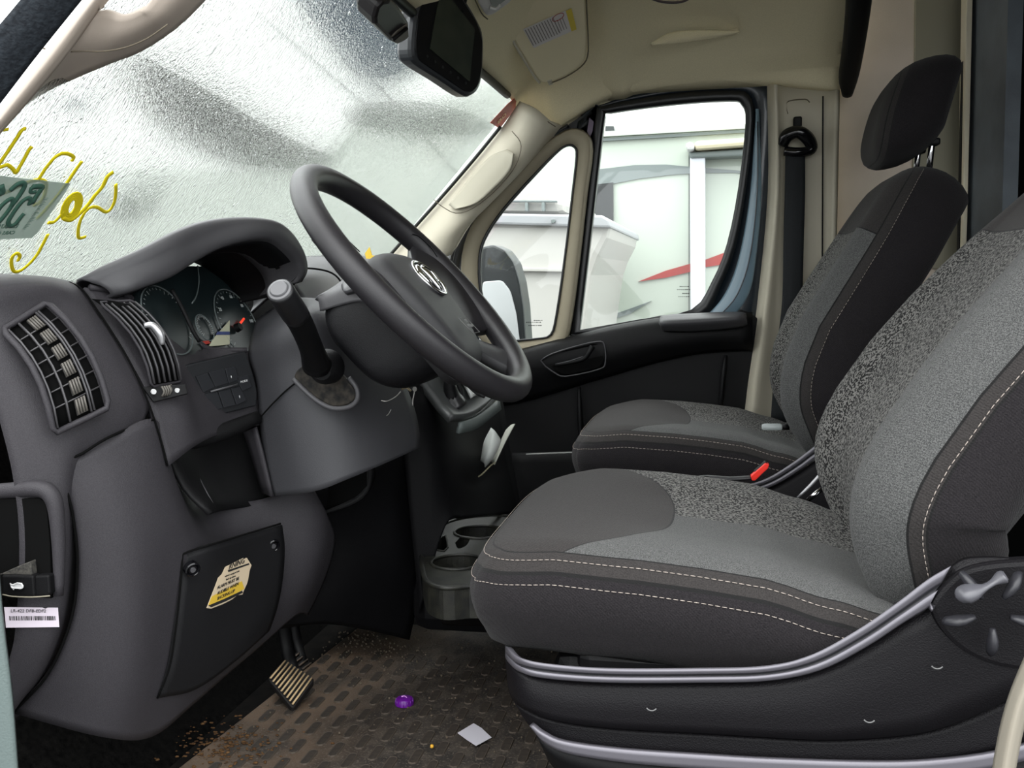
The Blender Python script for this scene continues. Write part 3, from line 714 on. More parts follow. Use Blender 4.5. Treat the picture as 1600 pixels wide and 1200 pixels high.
# ---- side covers
COVER = mat('seat_cover_plastic', (.005, .0045, .0055), .5, .16, bump=.5, bscale=700)
def side_cover(root, dy):
    def Q(a, b, c=.965):
        p = U(a, b, c); p.y += dy; return p
    def pat(name, cols, m, th=.006, nv=3, nu=5, off=0):
        # face toward -Y
        C1 = [cr1(c, nv) for c in cols]
        rows = [cr1([c[i] for c in C1], nu) for i in range(len(C1[0]))]
        me = mesh_grid(name, rows)
        n = sum((p.normal*p.area for p in me.polygons), Vector())
        if n.y > 0: me.flip_normals()
        o = link(name, me, m, root); s = o.modifiers.new('s', 'SOLIDIFY'); s.thickness = th; s.offset = -1; return o
    tops = [(789, 1008, 1.07), (793, 1014, 1.01), (808, 1026, .98), (850, 1036, .967), (950, 1044, .962), (1100, 1044, .962), (1200, 1040, .962), (1270, 1022, .962), (1340, 984, .962), (1400, 943, .962), (1450, 905, .964), (1486, 884, .966)]
    bots = [(789, 1026, 1.07), (795, 1036, 1.01), (812, 1050, .98), (850, 1060, .967), (950, 1067, .962), (1100, 1067, .962), (1200, 1064, .962), (1280, 1048, .962), (1352, 1012, .962), (1412, 973, .962), (1450, 950, .964), (1450, 950, .964)]
    def mixp(t_, dyy=0):
        return [(a+(c-a)*t_, b+(d-b)*t_, e_+(f-e_)*t_-dyy) for (a, b, e_), (c, d, f) in zip(tops, bots)]
    # upper rail: thin ledge, groove, broad band
    def strip(name, t0, t1, lift, m, crown=.002):
        A, B = mixp(t0, lift), mixp(t1, lift); Mi = mixp((t0+t1)/2, lift+crown)
        return pat(name, [[Q(*a), Q(*m_), Q(*b)] for a, m_, b in zip(A, Mi, B)], m, .006)
    strip('upper_rail', 0, .42, .004, SILVER); strip('rail_groove', .38, .62, -.001, mat('groove_grey', (.05, .05, .056), .4, .4), -.001); strip('lower_rail', .58, 1.0, .005, SILVER)
    # main body below the rail
    edge = [(789, 1026, 1.07), (795, 1036, 1.01), (812, 1050, .98), (850, 1060, .972), (950, 1067, .967), (1100, 1067, .967), (1200, 1064, .967), (1280, 1048, .967), (1352, 1012, .967), (1412, 973, .967), (1450, 950, .967), (1490, 886, .967), (1540, 872, .967), (1640, 880, .967), (1760, 900, .967)]
    e2 = [(793, 1070, 1.06), (800, 1090, 1.0), (818, 1108, .975), (870, 1126, .965), (960, 1138, .962), (1100, 1146, .962), (1200, 1152, .962), (1280, 1156, .962), (1352, 1154, .962), (1412, 1149, .962), (1450, 1143, .962), (1490, 1131, .962), (1540, 1110, .962), (1640, 1060, .962), (1760, 1000, .962)]
    pat('side_panel', [[Q(*a), Q((a[0]+b[0])/2, (a[1]+b[1])/2, (a[2]+b[2])/2-.004), Q(*b)] for a, b in zip(edge, e2)], COVER, .01)
    e3 = [(a, b+2, c+.012) for a, b, c in e2]
    e4 = [(806, 1085, 1.05), (812, 1112, 1.0), (835, 1140, .985), (880, 1158, .975), (970, 1172, .972), (1100, 1181, .972), (1200, 1187, .972), (1280, 1190, .972), (1352, 1192, .972), (1412, 1192, .972), (1450, 1190, .972), (1490, 1186, .972), (1540, 1178, .972), (1640, 1150, .972), (1760, 1100, .972)]
    pat('lower_recess', [[Q(*a), Q((a[0]+b[0])/2, (a[1]+b[1])/2, (a[2]+b[2])/2), Q(*b)] for a, b in zip(e3, e4)], COVER, .008)
    e5 = [(827, 1134, .975), (845, 1146, .966), (880, 1160, .960), (970, 1172, .957), (1100, 1181, .957), (1200, 1187, .957), (1350, 1192, .957), (1450, 1190, .957), (1555, 1177, .957), (1660, 1148, .957)]
    e6 = [(833, 1142, .975), (852, 1162, .966), (890, 1178, .960), (980, 1192, .957), (1100, 1202, .957), (1200, 1208, .957), (1350, 1214, .957), (1450, 1212, .957), (1555, 1200, .957), (1660, 1172, .957)]
    pat('bottom_rail', [[Q(*a), Q(*b)] for a, b in zip(e5, e6)], SILVER, .006)
    e7 = [(835, 1144, .985), (850, 1164, .972), (890, 1180, .968), (980, 1194, .966), (1100, 1204, .966), (1350, 1216, .966), (1660, 1176, .966)]
    e8 = [(846, 1166, 1.0), (862, 1196, .99), (900, 1230, .985), (980, 1260, .98), (1100, 1280, .98), (1350, 1290, .98), (1660, 1290, .98)]
    pat('base_skirt', [[Q(*a), Q(*b)] for a, b in zip(e7, e8)], BLACK, .008)
    for hx, hy in ((1018, 1101), (1358, 1119), (1464, 1035)):
        c = Q(hx, hy, .9535)
        lathe('screw_recess', [(.0001, .0005), (.0052, .0005), (.0056, -.0008), (.0066, -.0014), (.0076, .002)], c, Vector((0, 1, 0)), COVER, root, 20)
        lathe('screw', [(.0001, -.0004), (.0036, -.0004), (.0040, .001)], c, Vector((0, 1, 0)), VOID, root, 14)
        tube('recess_glint', [c+Vector((.0060*math.cos(a_), -.0012, .0060*math.sin(a_))) for a_ in [math.radians(215+11*q_) for q_ in range(11)]], .0007, mat('glint', (.12, .12, .12), .3), root, 6)
side_cover(ds, 0); side_cover(ps, .85)
# recliner dial on the driver seat
def dial(root, dy):
    def Q(a, b, c):
        p = U(a, b, c); p.y += dy; return p
    slab('dial_housing', [Q(a, b, .958) for a, b in [(1450, 948), (1470, 920), (1500, 892), (1545, 880), (1700, 870), (1700, 1060), (1600, 1050), (1545, 1040), (1500, 1018), (1468, 985)]], .02, COVER, root, .005, Vector((0, 1, 0)), round_=.02)
    c = Q(1542, 945, .952)
    lathe('dial', [(.0001, -.020), (.020, -.020), (.036, -.015), (.044, -.006), (.045, .006)], c, Vector((0, 1, 0)), COVER, root, 36)
    for k in range(5):
        a = math.radians(200+72*k); d = Vector((math.cos(a), 0, math.sin(a)))
        pts = [c+d*.016+Vector((0, -.019, 0)), c+d*.030+Vector((0, -.019, 0)), c+d*.041+Vector((0, -.010, 0))]
        tube('dial_lug', pts, [.004, .0085, .006], mat('lug_dark', (.02, .02, .024), .4, .4), root, 12, 3, .6)
    p0, p1, p2 = Q(1506, 930, .925), Q(1538, 918, .925), Q(1566, 902, .93)
    tube('recliner_lever', [Q(1500, 938, .925), p0, (p0+p1)/2, p1, (p1+p2)/2, p2, Q(1572, 899, .93)], [.007, .0135, .012, .0055, .005, .0095, .006], mat('lever_grey', (.07, .07, .08), .35, .5), root, 16, 4, .6)
dial(ds, 0)
for root, y0 in ((ds, 1.25), (ps, 2.10)):
    box('seat_pedestal', (.02, y0, .15), (.40, .44, .26), BLACK, root, None, .02)
    box('seat_pan', (.05, y0, .275), (.40, .47, .04), BLACK, root, None, .015)
    tube('hinge_bracket', [Vector((.16, y0+.225, .30)), Vector((.20, y0+.225, .36)), Vector((.23, y0+.21, .46))], [.016, .018, .014], BLACK, root, 10, 3, .5)
# ------------------------------------------------------------------ things on and around the seats
bk = thing('seat_belt_buckle', 'red and black seat belt buckle on its stalk between the seats', 'buckle')
slab('red_button', [U(a, b, 1.62) for a, b in [(1173, 744), (1196, 724), (1202, 726), (1200, 732), (1180, 751), (1175, 751)]], .014, mat('buckle_red', s2l((235, 50, 38)), .4, .4), bk, .001, Vector((0, 1, 0)))
slab('buckle_body', [U(a, b, 1.625) for a, b in [(1178, 738), (1196, 722), (1199, 724), (1180, 742)]], .02, BLACK, bk, .002, Vector((0, 1, 0)))
tube('stalk_anchor', [Vector((.02, 1.46, .18)), U(1100, 748, 1.62)], .010, BLACK, bk, 8)
tube('belt_stalk', [U(1178, 746, 1.635), U(1140, 748, 1.635), U(1095, 746, 1.64), U(1060, 760, 1.66)], .009, mat('stalk_grey', (.02, .02, .022), .5), bk, 8, 4, .4)
tube('bracket_rail', [U(1246, 778, 1.60), U(1268, 757, 1.60), U(1292, 730, 1.60)], [.002, .003, .003], mat('bracket_metal', (.35, .35, .36), .4, metal=.6), bk, 8, 3)
tube('bracket_bar', [U(1262, 782, 1.58), U(1284, 764, 1.58)], .004, CHROME, bk, 10, 1)
# small clear plastic tube on the passenger cushion
pt = thing('plastic_tube', 'small clear plastic tube with black end lying on the passenger seat', 'tube')
a, b = U(1190, 667, 2.0), U(1222, 667, 2.0)
tube('clear_body', [a, a.lerp(b, .1), a.lerp(b, .9), b], [.006, .009, .009, .007], mat('clear_plastic', (.55, .6, .6), .15, .6, alpha=.55), pt, 14, 1, .8)
tube('black_cap', [b, b+Vector((.014, 0, 0))], .008, BLACK, pt, 12, 1, .8)
# passenger seat belt
sb = thing('seat_belt', 'black passenger seat belt hanging from its guide on the B pillar', 'seat belt')
W = mat('webbing', (.018, .020, .022), .75, .2, bump=.6, bscale=900)
rowsb = []
for (xa, xb_, yy, dd) in [(1227, 1258, 240, 2.425), (1226, 1258, 300, 2.425), (1224, 1256, 380, 2.42), (1222, 1254, 470, 2.42), (1214, 1256, 540, 2.42), (1208, 1255, 600, 2.42), (1204, 1255, 660, 2.42)]:
    rowsb.append([U(xa, yy, dd), U((xa+xb_)/2, yy, dd-.004), U(xb_, yy, dd)])
patch('webbing', rowsb, W, sb, .002, 4, 3)
lathe('guide_bolt', [(.0001, -.012), (.010, -.012), (.014, -.004), (.014, .02)], U(1246, 190, 2.44), Vector((0, 1, 0)), BLACK, sb, 18)
box('guide_slider', U(1246, 196, 2.445), (.020, .02, .04), BLACK, sb, None, .004)
tube('belt_guide', [U(1222, 226, 2.43), U(1230, 212, 2.42), U(1246, 206, 2.415), U(1260, 214, 2.42), U(1268, 228, 2.43), U(1264, 236, 2.43), U(1244, 238, 2.425), U(1226, 236, 2.43)], [.014, .016, .015, .016, .014, .012, .012, .012], GLOSSB, sb, 12, 4)
# ------------------------------------------------------------------ passenger door
YD = 2.45
def ring(name, inner, outer, y, m, par, th=.02, sub=3, y2=None):
    I = cr1([U(a, b, y) for a, b in inner+[inner[0]]], sub)[:-1]; O = cr1([U(a, b, y2 or y) for a, b in outer+[outer[0]]], sub)[:-1]
    Mi = [(a+b)/2 for a, b in zip(I, O)]
    me = mesh_grid(name, [I, Mi, O], True); face_cam(me)
    o = link(name, me, m, par); s = o.modifiers.new('s', 'SOLIDIFY'); s.thickness = th; s.offset = -1
    return o
door = empty('door_1'); tag(door, 'passenger door with black trim panel and blue grey window frame', kind='structure')
SEAL = mat('window_seal', (.008, .009, .010), .35, .5)
NAVY = mat('navy_paint', s2l((30, 38, 46)), .3, .5, coat=.3)
ring('window_seal', [(905, 516), (919, 400), (935, 262), (945, 181), (953, 175), (1050, 162), (1140, 156), (1159, 162), (1165, 190), (1154, 290), (1136, 380), (1112, 440), (1080, 484), (1000, 499)],
     [(893, 522), (907, 400), (921, 262), (932, 176), (944, 165), (1050, 146), (1142, 141), (1170, 148), (1178, 185), (1167, 290), (1149, 388), (1124, 452), (1096, 498), (1000, 520)], YD-.01, SEAL, door, .03)
ring('window_frame', [(893, 522), (907, 400), (921, 262), (932, 176), (944, 165), (1050, 146), (1142, 141), (1170, 148), (1178, 185), (1167, 290), (1149, 388), (1124, 452), (1096, 498), (1000, 520)],
     [(884, 524), (897, 400), (910, 262), (900, 205), (926, 168), (1050, 136), (1150, 131), (1194, 133), (1209, 160), (1205, 300), (1197, 420), (1190, 510), (1150, 540), (1000, 540)], YD, NAVY, door, .03)
patch('frame_channel', [[U(1181, 170, YD-.012), U(1172, 300, YD-.012), U(1155, 400, YD-.012), U(1132, 460, YD-.012), U(1098, 500, YD-.012)],
                        [U(1183, 170, YD-.022), U(1182, 300, YD-.022), U(1170, 400, YD-.022), U(1152, 460, YD-.022), U(1120, 500, YD-.022)],
                        [U(1186, 170, YD-.012), U(1190, 300, YD-.012), U(1182, 400, YD-.012), U(1170, 460, YD-.012), U(1142, 500, YD-.012)]], mat('frame_blue', s2l((112, 136, 150)), .35, .5, coat=.2), door, .006)
tube('channel_groove', [U(1184, 190, YD-.024), U(1183, 300, YD-.024), U(1172, 400, YD-.024), U(1152, 460, YD-.024), U(1124, 494, YD-.024)], .0015, NAVY, door, 6, 4)
slab('corner_gusset', [U(a, b, YD+.0) for a, b in [(868, 214), (900, 188), (934, 164), (932, 200), (921, 262), (905, 420), (893, 524), (882, 524), (897, 420), (913, 280), (912, 215), (898, 204)]], .02, SEAL, door, .001, Vector((0, 1, 0)))
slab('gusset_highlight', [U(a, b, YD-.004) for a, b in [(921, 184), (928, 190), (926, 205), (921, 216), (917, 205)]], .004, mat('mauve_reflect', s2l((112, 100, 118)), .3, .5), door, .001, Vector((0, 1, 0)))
qi = [(806, 531), (838, 528), (859, 522), (868, 490), (881, 400), (893, 300), (899, 245), (896, 231), (884, 229), (866, 243), (830, 281), (790, 326), (763, 365), (752, 395), (751, 440), (758, 480), (772, 512), (790, 530)]
qo = [(806, 552), (845, 546), (878, 536), (889, 495), (901, 400), (912, 300), (921, 235), (914, 210), (892, 204), (860, 221), (815, 258), (768, 308), (738, 352), (722, 400), (724, 455), (736, 500), (752, 530), (776, 552)]
ring('quarter_window_trim', qi, qo, YD-.02, mat('trim_tan', s2l((150, 142, 122)), .6, .3), door, .02, 3, YD-.035)
ring('quarter_window_gasket', [(a, b) for a, b in qi], [(a+(c-a)*.14, b+(d-b)*.14) for (a, b), (c, d) in zip(qi, qo)], YD-.026, SEAL, door, .01, 3)
tube('door_aperture_seal', [U(a, b, 2.50) for a, b in [(930, 165), (905, 186), (872, 205), (830, 240), (785, 285), (742, 338), (716, 390), (708, 440), (712, 520)]], .024, SEAL, door, 10, 4)
tube('door_aperture_seal', [U(a, b, 2.435) for a, b in [(888, 196), (862, 212), (824, 240), (780, 288), (738, 338), (712, 382), (703, 420), (700, 450)]], .005, SEAL, door, 8, 4)
rr_ = []
for a, b in [(812, 168), (828, 180), (850, 192), (868, 198), (900, 178), (945, 152), (1010, 140), (1080, 134), (1150, 130), (1215, 131), (1260, 134), (1312, 138)]:
    x = U(a, b, 2.44).x
    rr_.append([Vector((x, 2.30, ceil_z(x, 2.30)+.004)), Vector((x, 2.36, ceil_z(x, 2.36)-.001)), Vector((x, 2.41, min(ceil_z(x, 2.41), U(a, b-14, 2.41).z+.03))), U(a, b-2, 2.435), U(a, b+6, 2.46), U(a, b+12, 2.50)])
hr2 = patch('trim_8', rr_, BEIGE, None, .004, 4, 5)
tag(hr2, 'beige headliner roll above the passenger door', kind='structure')
# clear panes
pm = bpy.data.materials.new('door_glass'); pm.use_nodes = True; t = pm.node_tree; t.nodes.clear()
out = t.nodes.new('ShaderNodeOutputMaterial'); a_ = t.nodes.new('ShaderNodeBsdfTransparent'); a_.inputs[0].default_value = (.93, .97, .94, 1); g_ = t.nodes.new('ShaderNodeBsdfGlossy'); g_.inputs['Roughness'].default_value = .02
x_ = t.nodes.new('ShaderNodeMixShader'); x_.inputs[0].default_value = .05
t.links.new(a_.outputs[0], x_.inputs[1]); t.links.new(g_.outputs[0], x_.inputs[2]); t.links.new(x_.outputs[0], out.inputs[0])
plane_mesh('pane', [U(a, b, YD+.01) for a, b in [(900, 525), (938, 170), (1170, 150), (1150, 400), (1100, 500)]], pm, door)
plane_mesh('quarter_pane', [U(a, b, YD+.0) for a, b in [(760, 545), (740, 400), (890, 222), (905, 240), (866, 530)]], pm, door)
etch = []
for (x0, y0, n_) in ((1062, 447, 5), (1058, 452, 7), (1066, 458, 4), (1060, 463, 6), (822, 503, 8), (826, 508, 7), (834, 500, 5)):
    for k in range(n_): 
        w_ = random.choice([1.4, 2.2]); xx = x0+k*3
        etch.append([U(xx, y0, YD-.002), U(xx+w_, y0-.1, YD-.002), U(xx+w_, y0+1.2, YD-.002), U(xx, y0+1.3, YD-.002)])
join_polys('glass_etching', etch, INK, door)
# inner trim panel
slab('door_panel', [U(a, b, YD-.01) for a, b in [(640, 600), (740, 566), (800, 549), (870, 531), (950, 510), (1030, 494), (1166, 486), (1188, 500), (1178, 640), (1172, 900), (640, 900)]], .05, DASHD, door, .004, Vector((0, 1, 0)))
patch('upper_panel', [[U(700, 590, 2.40), U(700, 600, 2.385), U(700, 620, 2.39), U(700, 660, 2.43)],
                      [U(760, 560, 2.42), U(760, 568, 2.39), U(760, 595, 2.385), U(760, 640, 2.43)],
                      [U(830, 541, 2.42), U(830, 550, 2.39), U(830, 580, 2.385), U(830, 625, 2.43)],
                      [U(900, 523, 2.42), U(900, 534, 2.39), U(900, 568, 2.385), U(900, 604, 2.43)],
                      [U(960, 508, 2.42), U(960, 520, 2.39), U(960, 555, 2.385), U(960, 586, 2.43)],
                      [U(1030, 496, 2.42), U(1030, 508, 2.39), U(1030, 540, 2.385), U(1030, 566, 2.43)],
                      [U(1100, 490, 2.42), U(1100, 503, 2.39), U(1100, 530, 2.385), U(1100, 552, 2.43)],
                      [U(1176, 488, 2.42), U(1176, 500, 2.40), U(1176, 530, 2.40), U(1176, 548, 2.43)]], DASHD, door, .008, 4, 4)
patch('elbow_pad', [[U(1029, 505, 2.375), U(1031, 510, 2.365), U(1035, 517, 2.375)], [U(1036, 493, 2.38), U(1038, 505, 2.345), U(1044, 519, 2.375)], [U(1090, 489, 2.38), U(1090, 502, 2.34), U(1092, 519, 2.375)],
                    [U(1150, 487, 2.38), U(1150, 498, 2.345), U(1152, 513, 2.375)], [U(1166, 489, 2.38), U(1167, 498, 2.37), U(1168, 508, 2.38)]], SATIN, door, .02, 5, 5)
slab('handle_recess', [U(a, b, 2.384) for a, b in [(856, 561), (880, 548), (930, 536), (941, 540), (943, 566), (934, 575), (884, 586), (868, 580)]], .004, VOID, door, .001, Vector((0, 1, 0)), round_=.008)
tube('handle_bezel', [U(a, b, 2.38) for a, b in [(845, 563), (862, 553), (900, 541), (932, 534), (944, 538), (946, 566), (936, 577), (884, 588), (866, 582), (852, 572)]], .003, SATIN, door, 8, 3, .6, True)
tube('handle_lever', [U(868, 571, 2.375), U(890, 567, 2.37), U(912, 561, 2.368), U(920, 552, 2.366), U(926, 541, 2.37)], [.0045, .006, .008, .008, .010], BLACK, door, 12, 4, .7)
tube('handle_edge', [U(868, 569, 2.368), U(890, 564, 2.362), U(911, 557, 2.358)], .0012, SATIN, door, 6, 3)
tube('pocket_rib', [U(1134, 556, 2.42), U(1131, 580, 2.41), U(1127, 620, 2.41), U(1122, 660, 2.42)], [.008, .012, .012, .01], BLACK, door, 12, 4, .6)
tube('pocket_rib', [U(905, 604, 2.42), U(906, 640, 2.41), U(908, 690, 2.41), U(908, 712, 2.41)], [.006, .012, .015, .015], BLACK, door, 12, 4, .6)
patch('map_pocket', [[U(800, 708, 2.33), U(800, 760, 2.33), U(800, 860, 2.34)], [U(870, 706, 2.31), U(870, 760, 2.31), U(870, 860, 2.33)], [U(960, 704, 2.31), U(960, 760, 2.31), U(960, 860, 2.33)], [U(1100, 700, 2.31), U(1100, 760, 2.31), U(1100, 860, 2.33)], [U(1170, 700, 2.33), U(1170, 760, 2.33), U(1170, 860, 2.34)]], DASHD, door, .006, 4, 3)
tube('pocket_lip', [U(822, 710, 2.30), U(870, 708, 2.30), U(936, 706, 2.30)], .0022, mat('lip_grey', s2l((140, 142, 140)), .5), door, 6, 3)
box('door_screw', U(1158, 487, 2.40), (.012, .01, .008), BLACK, door)
# ------------------------------------------------------------------ dashboard
dash = thing('dashboard', 'dark grey plastic dashboard with air vents, gauges and storage tray', 'dashboard')
def cols(*cs):
    """each column: (Y, [(px,py) | (px,py,Y) ...])"""
    out = []
    for Y, pts in cs:
        out.append([U(p[0], p[1], p[2] if len(p) > 2 else Y) for p in pts])
    return out
# end panel beside the door, down to the seam
patch('end_panel', cols(
    (.905, [(-75, 432, 1.1), (-72, 427, .98), (-66, 440), (-50, 490), (-25, 570), (0, 660), (20, 745), (30, 850), (22, 1000), (-5, 1110), (-40, 1220)]),
    (.930, [(-20, 430, 1.12), (-16, 428, 1.0), (-8, 445), (10, 500), (42, 590), (72, 670), (90, 750), (100, 850), (92, 960), (62, 1050), (15, 1122)]),
    (.985, [(60, 434, 1.18), (62, 431, 1.05), (68, 440), (86, 482), (124, 560), (158, 636), (120, 725, .955), (118, 850, .96), (104, 970, .96), (72, 1050, .955), (20, 1112, .95)]),
    (1.02, [(98, 440, 1.2), (100, 437, 1.08), (106, 446), (130, 484), (172, 560), (204, 640), (130, 740, .965), (124, 850, .975), (110, 975, .975), (76, 1055, .965), (22, 1116, .96)]),
    (1.052, [(118, 447, 1.22), (120, 443, 1.10), (124, 448), (148, 482), (192, 548), (232, 642), (150, 760, .98), (140, 850, .99), (120, 985, .99), (84, 1062, .975), (26, 1122, .97)])), DASH, dash, .02, 5, 5)
patch('knee_panel', cols(
    (.945, [(97, 729), (112, 800), (120, 880), (112, 965), (76, 1048), (18, 1112)]),
    (.985, [(166, 688), (188, 770), (203, 860), (206, 970), (190, 1070), (160, 1150)]),
    (1.05, [(242, 656), (256, 745), (272, 850), (268, 980), (256, 1070), (236, 1150)]),
    (1.12, [(262, 730), (296, 800), (326, 880), (328, 970), (318, 1040), (300, 1100)]),
    (1.2, [(312, 782), (345, 835), (376, 900), (380, 960), (374, 1010), (350, 1056)]),
    (1.27, [(400, 782), (416, 830), (430, 890), (430, 940), (420, 975), (404, 1010)]),
    (1.33, [(478, 760), (496, 800), (498, 850), (488, 900), (476, 932), (462, 960)]),
    (1.40, [(500, 790), (520, 830), (520, 860), (508, 900), (494, 932), (480, 960)])), DASH, dash, .012, 6, 6, .002)
tube('panel_gap', [U(a, b, c) for a, b, c in [(22, 1112, .94), (76, 1052, .94), (112, 965, .94), (121, 880, .94), (113, 800, .94), (97, 730, .942), (130, 708, .958), (165, 686, .978), (205, 668, 1.015), (241, 655, 1.045)]], .0016, VOID, dash, 8, 4)
tube('panel_gap', [U(a, b, c) for a, b, c in [(108, 441, 1.045), (128, 452, 1.045), (150, 482, 1.045), (178, 524, 1.045), (205, 570, 1.045), (228, 620, 1.045), (241, 655, 1.045), (252, 690, 1.05), (262, 728, 1.055)]], .0013, VOID, dash, 8, 4)
# lid of the fuse compartment
fu = patch('fuse_panel', cols(
    (1.05, [(286, 868, 1.068), (284, 900, 1.06), (276, 970, 1.05), (266, 1040, 1.045), (246, 1090, 1.04)]),
    (1.12, [(330, 853, 1.10), (334, 900, 1.11), (330, 970, 1.11), (320, 1030, 1.105), (306, 1076, 1.10)]),
    (1.2, [(386, 836, 1.18), (392, 880, 1.19), (392, 940, 1.19), (384, 990, 1.18), (370, 1030, 1.17)]),
    (1.27, [(440, 820, 1.25), (444, 860, 1.255), (440, 910, 1.255), (432, 950, 1.25), (420, 985, 1.245)])), mat('fuse_plastic', (.010, .010, .011), .55, .18, bump=.5, bscale=1200), dash, .01, 5, 5, .0015)
tube('fuse_gap', [U(a, b, c) for a, b, c in [(246, 1091, 1.038), (265, 1041, 1.043), (276, 970, 1.048), (283, 900, 1.056), (285, 872, 1.062), (290, 864, 1.066), (330, 851, 1.097), (386, 834, 1.175), (438, 818, 1.244)]], .0014, VOID, dash, 6, 4)
for sx_, sy_, sd_ in ((301, 890, 1.062), (427, 853, 1.232)):
    c = U(sx_, sy_, sd_); ax = Vector((-.75, .6, .25)).normalized()
    lathe('screw', [(.0001, -.0005), (.0055, -.0005), (.0062, .001), (.0080, -.002), (.0096, -.001), (.0100, .006)], c, ax, GLOSSB, dash, 20)
    lathe('screw_head', [(.0001, -.001), (.0034, -.001), (.0036, .002)], c-ax*.001, ax, mat('screw_steel', (.25, .25, .27), .3, metal=.8), dash, 12)
# hood release pocket
hr = empty('hood_release'); hr.parent = dash
tube('pocket_frame', [U(a, b, .912) for a, b in [(-30, 770), (20, 766), (62, 764), (80, 774), (88, 800), (92, 860), (92, 930)]], [.008, .009, .0095, .0095, .0085, .007, .005], DASH, hr, 12, 4)
slab('pocket', [U(a, b, .908) for a, b in [(-60, 780), (62, 779), (72, 786), (78, 850), (80, 935), (-60, 925)]], .004, VOID, hr, 0, Vector((0, 1, 0)))
slab('lever', [U(a, b, .895) for a, b in [(2, 899), (52, 900), (54, 932), (12, 932), (4, 928)]], .012, BLACK, hr, .002, Vector((0, 1, 0)))
slab('lever_side', [U(a, b, .898) for a, b in [(53, 900), (76, 899), (78, 928), (74, 932), (54, 932)]], .012, BLACK, hr, .002, Vector((0, 1, 0)))
tube('lever_lip', [U(a, b, .893) for a, b in [(4, 929), (20, 932), (50, 933), (78, 931)]], .0008, mat('lip_tan', s2l((120, 115, 100)), .5), hr, 6, 3)
tube('bonnet_symbol', [U(a, b, .8935) for a, b in [(17, 913), (22, 914), (26, 911), (33, 912), (36, 916), (34, 919), (22, 919), (18, 917)]], .0009, WHITE, hr, 6, 2, .6, True)
slab('bonnet_symbol', [U(a, b, .8938) for a, b in [(15, 911), (19, 913), (27, 910), (34, 911), (37, 916), (35, 920), (30, 921), (28, 919), (24, 919), (21, 922), (17, 918)]], .0003, WHITE, hr, 0, Vector((0, 1, 0)))
slab('lever_dust', [U(a, b, .9) for a, b in [(-2, 898), (30, 884), (48, 877), (50, 899)]], .01, mat('dusty_plastic', (.08, .075, .065), .8, .2, noise=1, nscale=300, col2=(.02, .02, .02)), hr, .001, Vector((0, 1, 0)))
# ---- side vent
def vent(name, q, nb, nc, ribs=None, offn=.004, framem=DASH, bow=0):
    v = empty(name); v.parent = dash
    nrm = (q[1]-q[0]).cross(q[3]-q[0]).normalized()
    if nrm.dot(CAM-q[0]) < 0: nrm = -nrm
    q = [p+nrm*offn for p in q]
    def at(u, w, o=0):
        # bow bends the long side
        return bil(q, u, w)+nrm*(o+bow*4*w*(1-w)*.012)+((q[1]-q[0]).normalized())*(bow*4*w*(1-w)*.006)
    back = [[at(0, w/6, -.002), at(.5, w/6, -.002), at(1, w/6, -.002)] for w in range(7)]
    patch('recess', back, VOID, v, .004, 1, 1)
    for u in nb: # long blades
        tube('blade', [at(u, w/6, .003) for w in range(7)], .0013 if not isinstance(u, tuple) else .003, mat('blade', (.055, .053, .056), .4, .5), v, 6, 1, 1.6, up=nrm)
    for w in nc:
        tube('cross_blade', [at(0, w, .001), at(1, w, .001)], .0009, mat('blade', (.03, .03, .03), .4), v, 6, 1, 1.3, up=nrm)
    if ribs:
        u0_, u1_ = ribs
        for k in range(6):
            w0, w1 = (k+.12)/6, (k+.88)/6
            for j in range(4):
                uu = u0_+(u1_-u0_)*(j+.5)/4
                tube('rib', [at(uu, w0, .0045), at(uu, w1, .0045)], .0012, mat('rib_tan', (.10, .092, .08), .5), v, 6, 1, up=nrm)
            slab('rib_plate', [at(u0_, w0, .0035), at(u1_, w0, .0035), at(u1_, w1, .0035), at(u0_, w1, .0035)], .002, mat('rib_dark', (.03, .028, .026), .5), v, 0)
    return v, at
q1 = [U(8, 521, .925), U(70, 482, .972), U(161, 636, .975), U(84, 673, .925)]
v1, at1 = vent('side_vent', q1, (.02, .27, .70, .76), (.14, .28, .42, .56, .70, .84), (.42, .64), .006, bow=1)
fr_ = [at1(u, -.03, .002) for u in (0, .33, .66, 1.0)]+[at1(1.06, w, .002) for w in (.02, .2, .4, .6, .8, .98)]+[at1(u, 1.03, .002) for u in (1.0, .66, .33, 0)]+[at1(-.07, w, .002) for w in (.98, .8, .6, .4, .2, .02)]
tube('vent_frame', fr_, .0036, DASH, v1, 10, 1, 1, True)
# ---- front vent
fasc = patch('fascia', cols(
    (1.055, [(132, 449), (152, 482), (178, 522), (206, 570), (230, 620), (242, 656), (264, 728)]),
    (1.095, [(180, 456), (208, 488), (236, 528), (262, 575), (280, 615), (292, 650), (300, 700)]),
    (1.14, [(222, 474), (246, 506), (268, 540), (286, 578), (300, 618), (314, 650), (326, 685)]),
    (1.19, [(268, 500), (288, 524), (304, 552), (320, 584), (336, 620), (346, 648), (352, 675)]),
    (1.22, [(318, 542), (326, 550), (336, 562), (348, 590), (360, 622), (368, 645), (376, 668)]),
    (1.255, [(386, 547), (389, 552), (392, 562), (398, 586), (402, 612), (404, 640), (408, 664)])), DASH, dash, .014, 5, 5)
tube('fascia_edge', [U(a, b, c) for a, b, c in [(140, 449, 1.06), (180, 456, 1.095), (222, 474, 1.14), (268, 500, 1.19), (300, 528, 1.21), (318, 541, 1.22), (340, 547, 1.235), (386, 547, 1.255)]], .004, DASH, dash, 8, 4)
q2 = [U(160, 479, 1.046), U(206, 476, 1.082), U(277, 596, 1.10), U(236, 603, 1.058)]
v2, at2 = vent('front_vent', q2, (.0, .2, .4, .6, .8, 1.0), (), None, .005, bow=1)
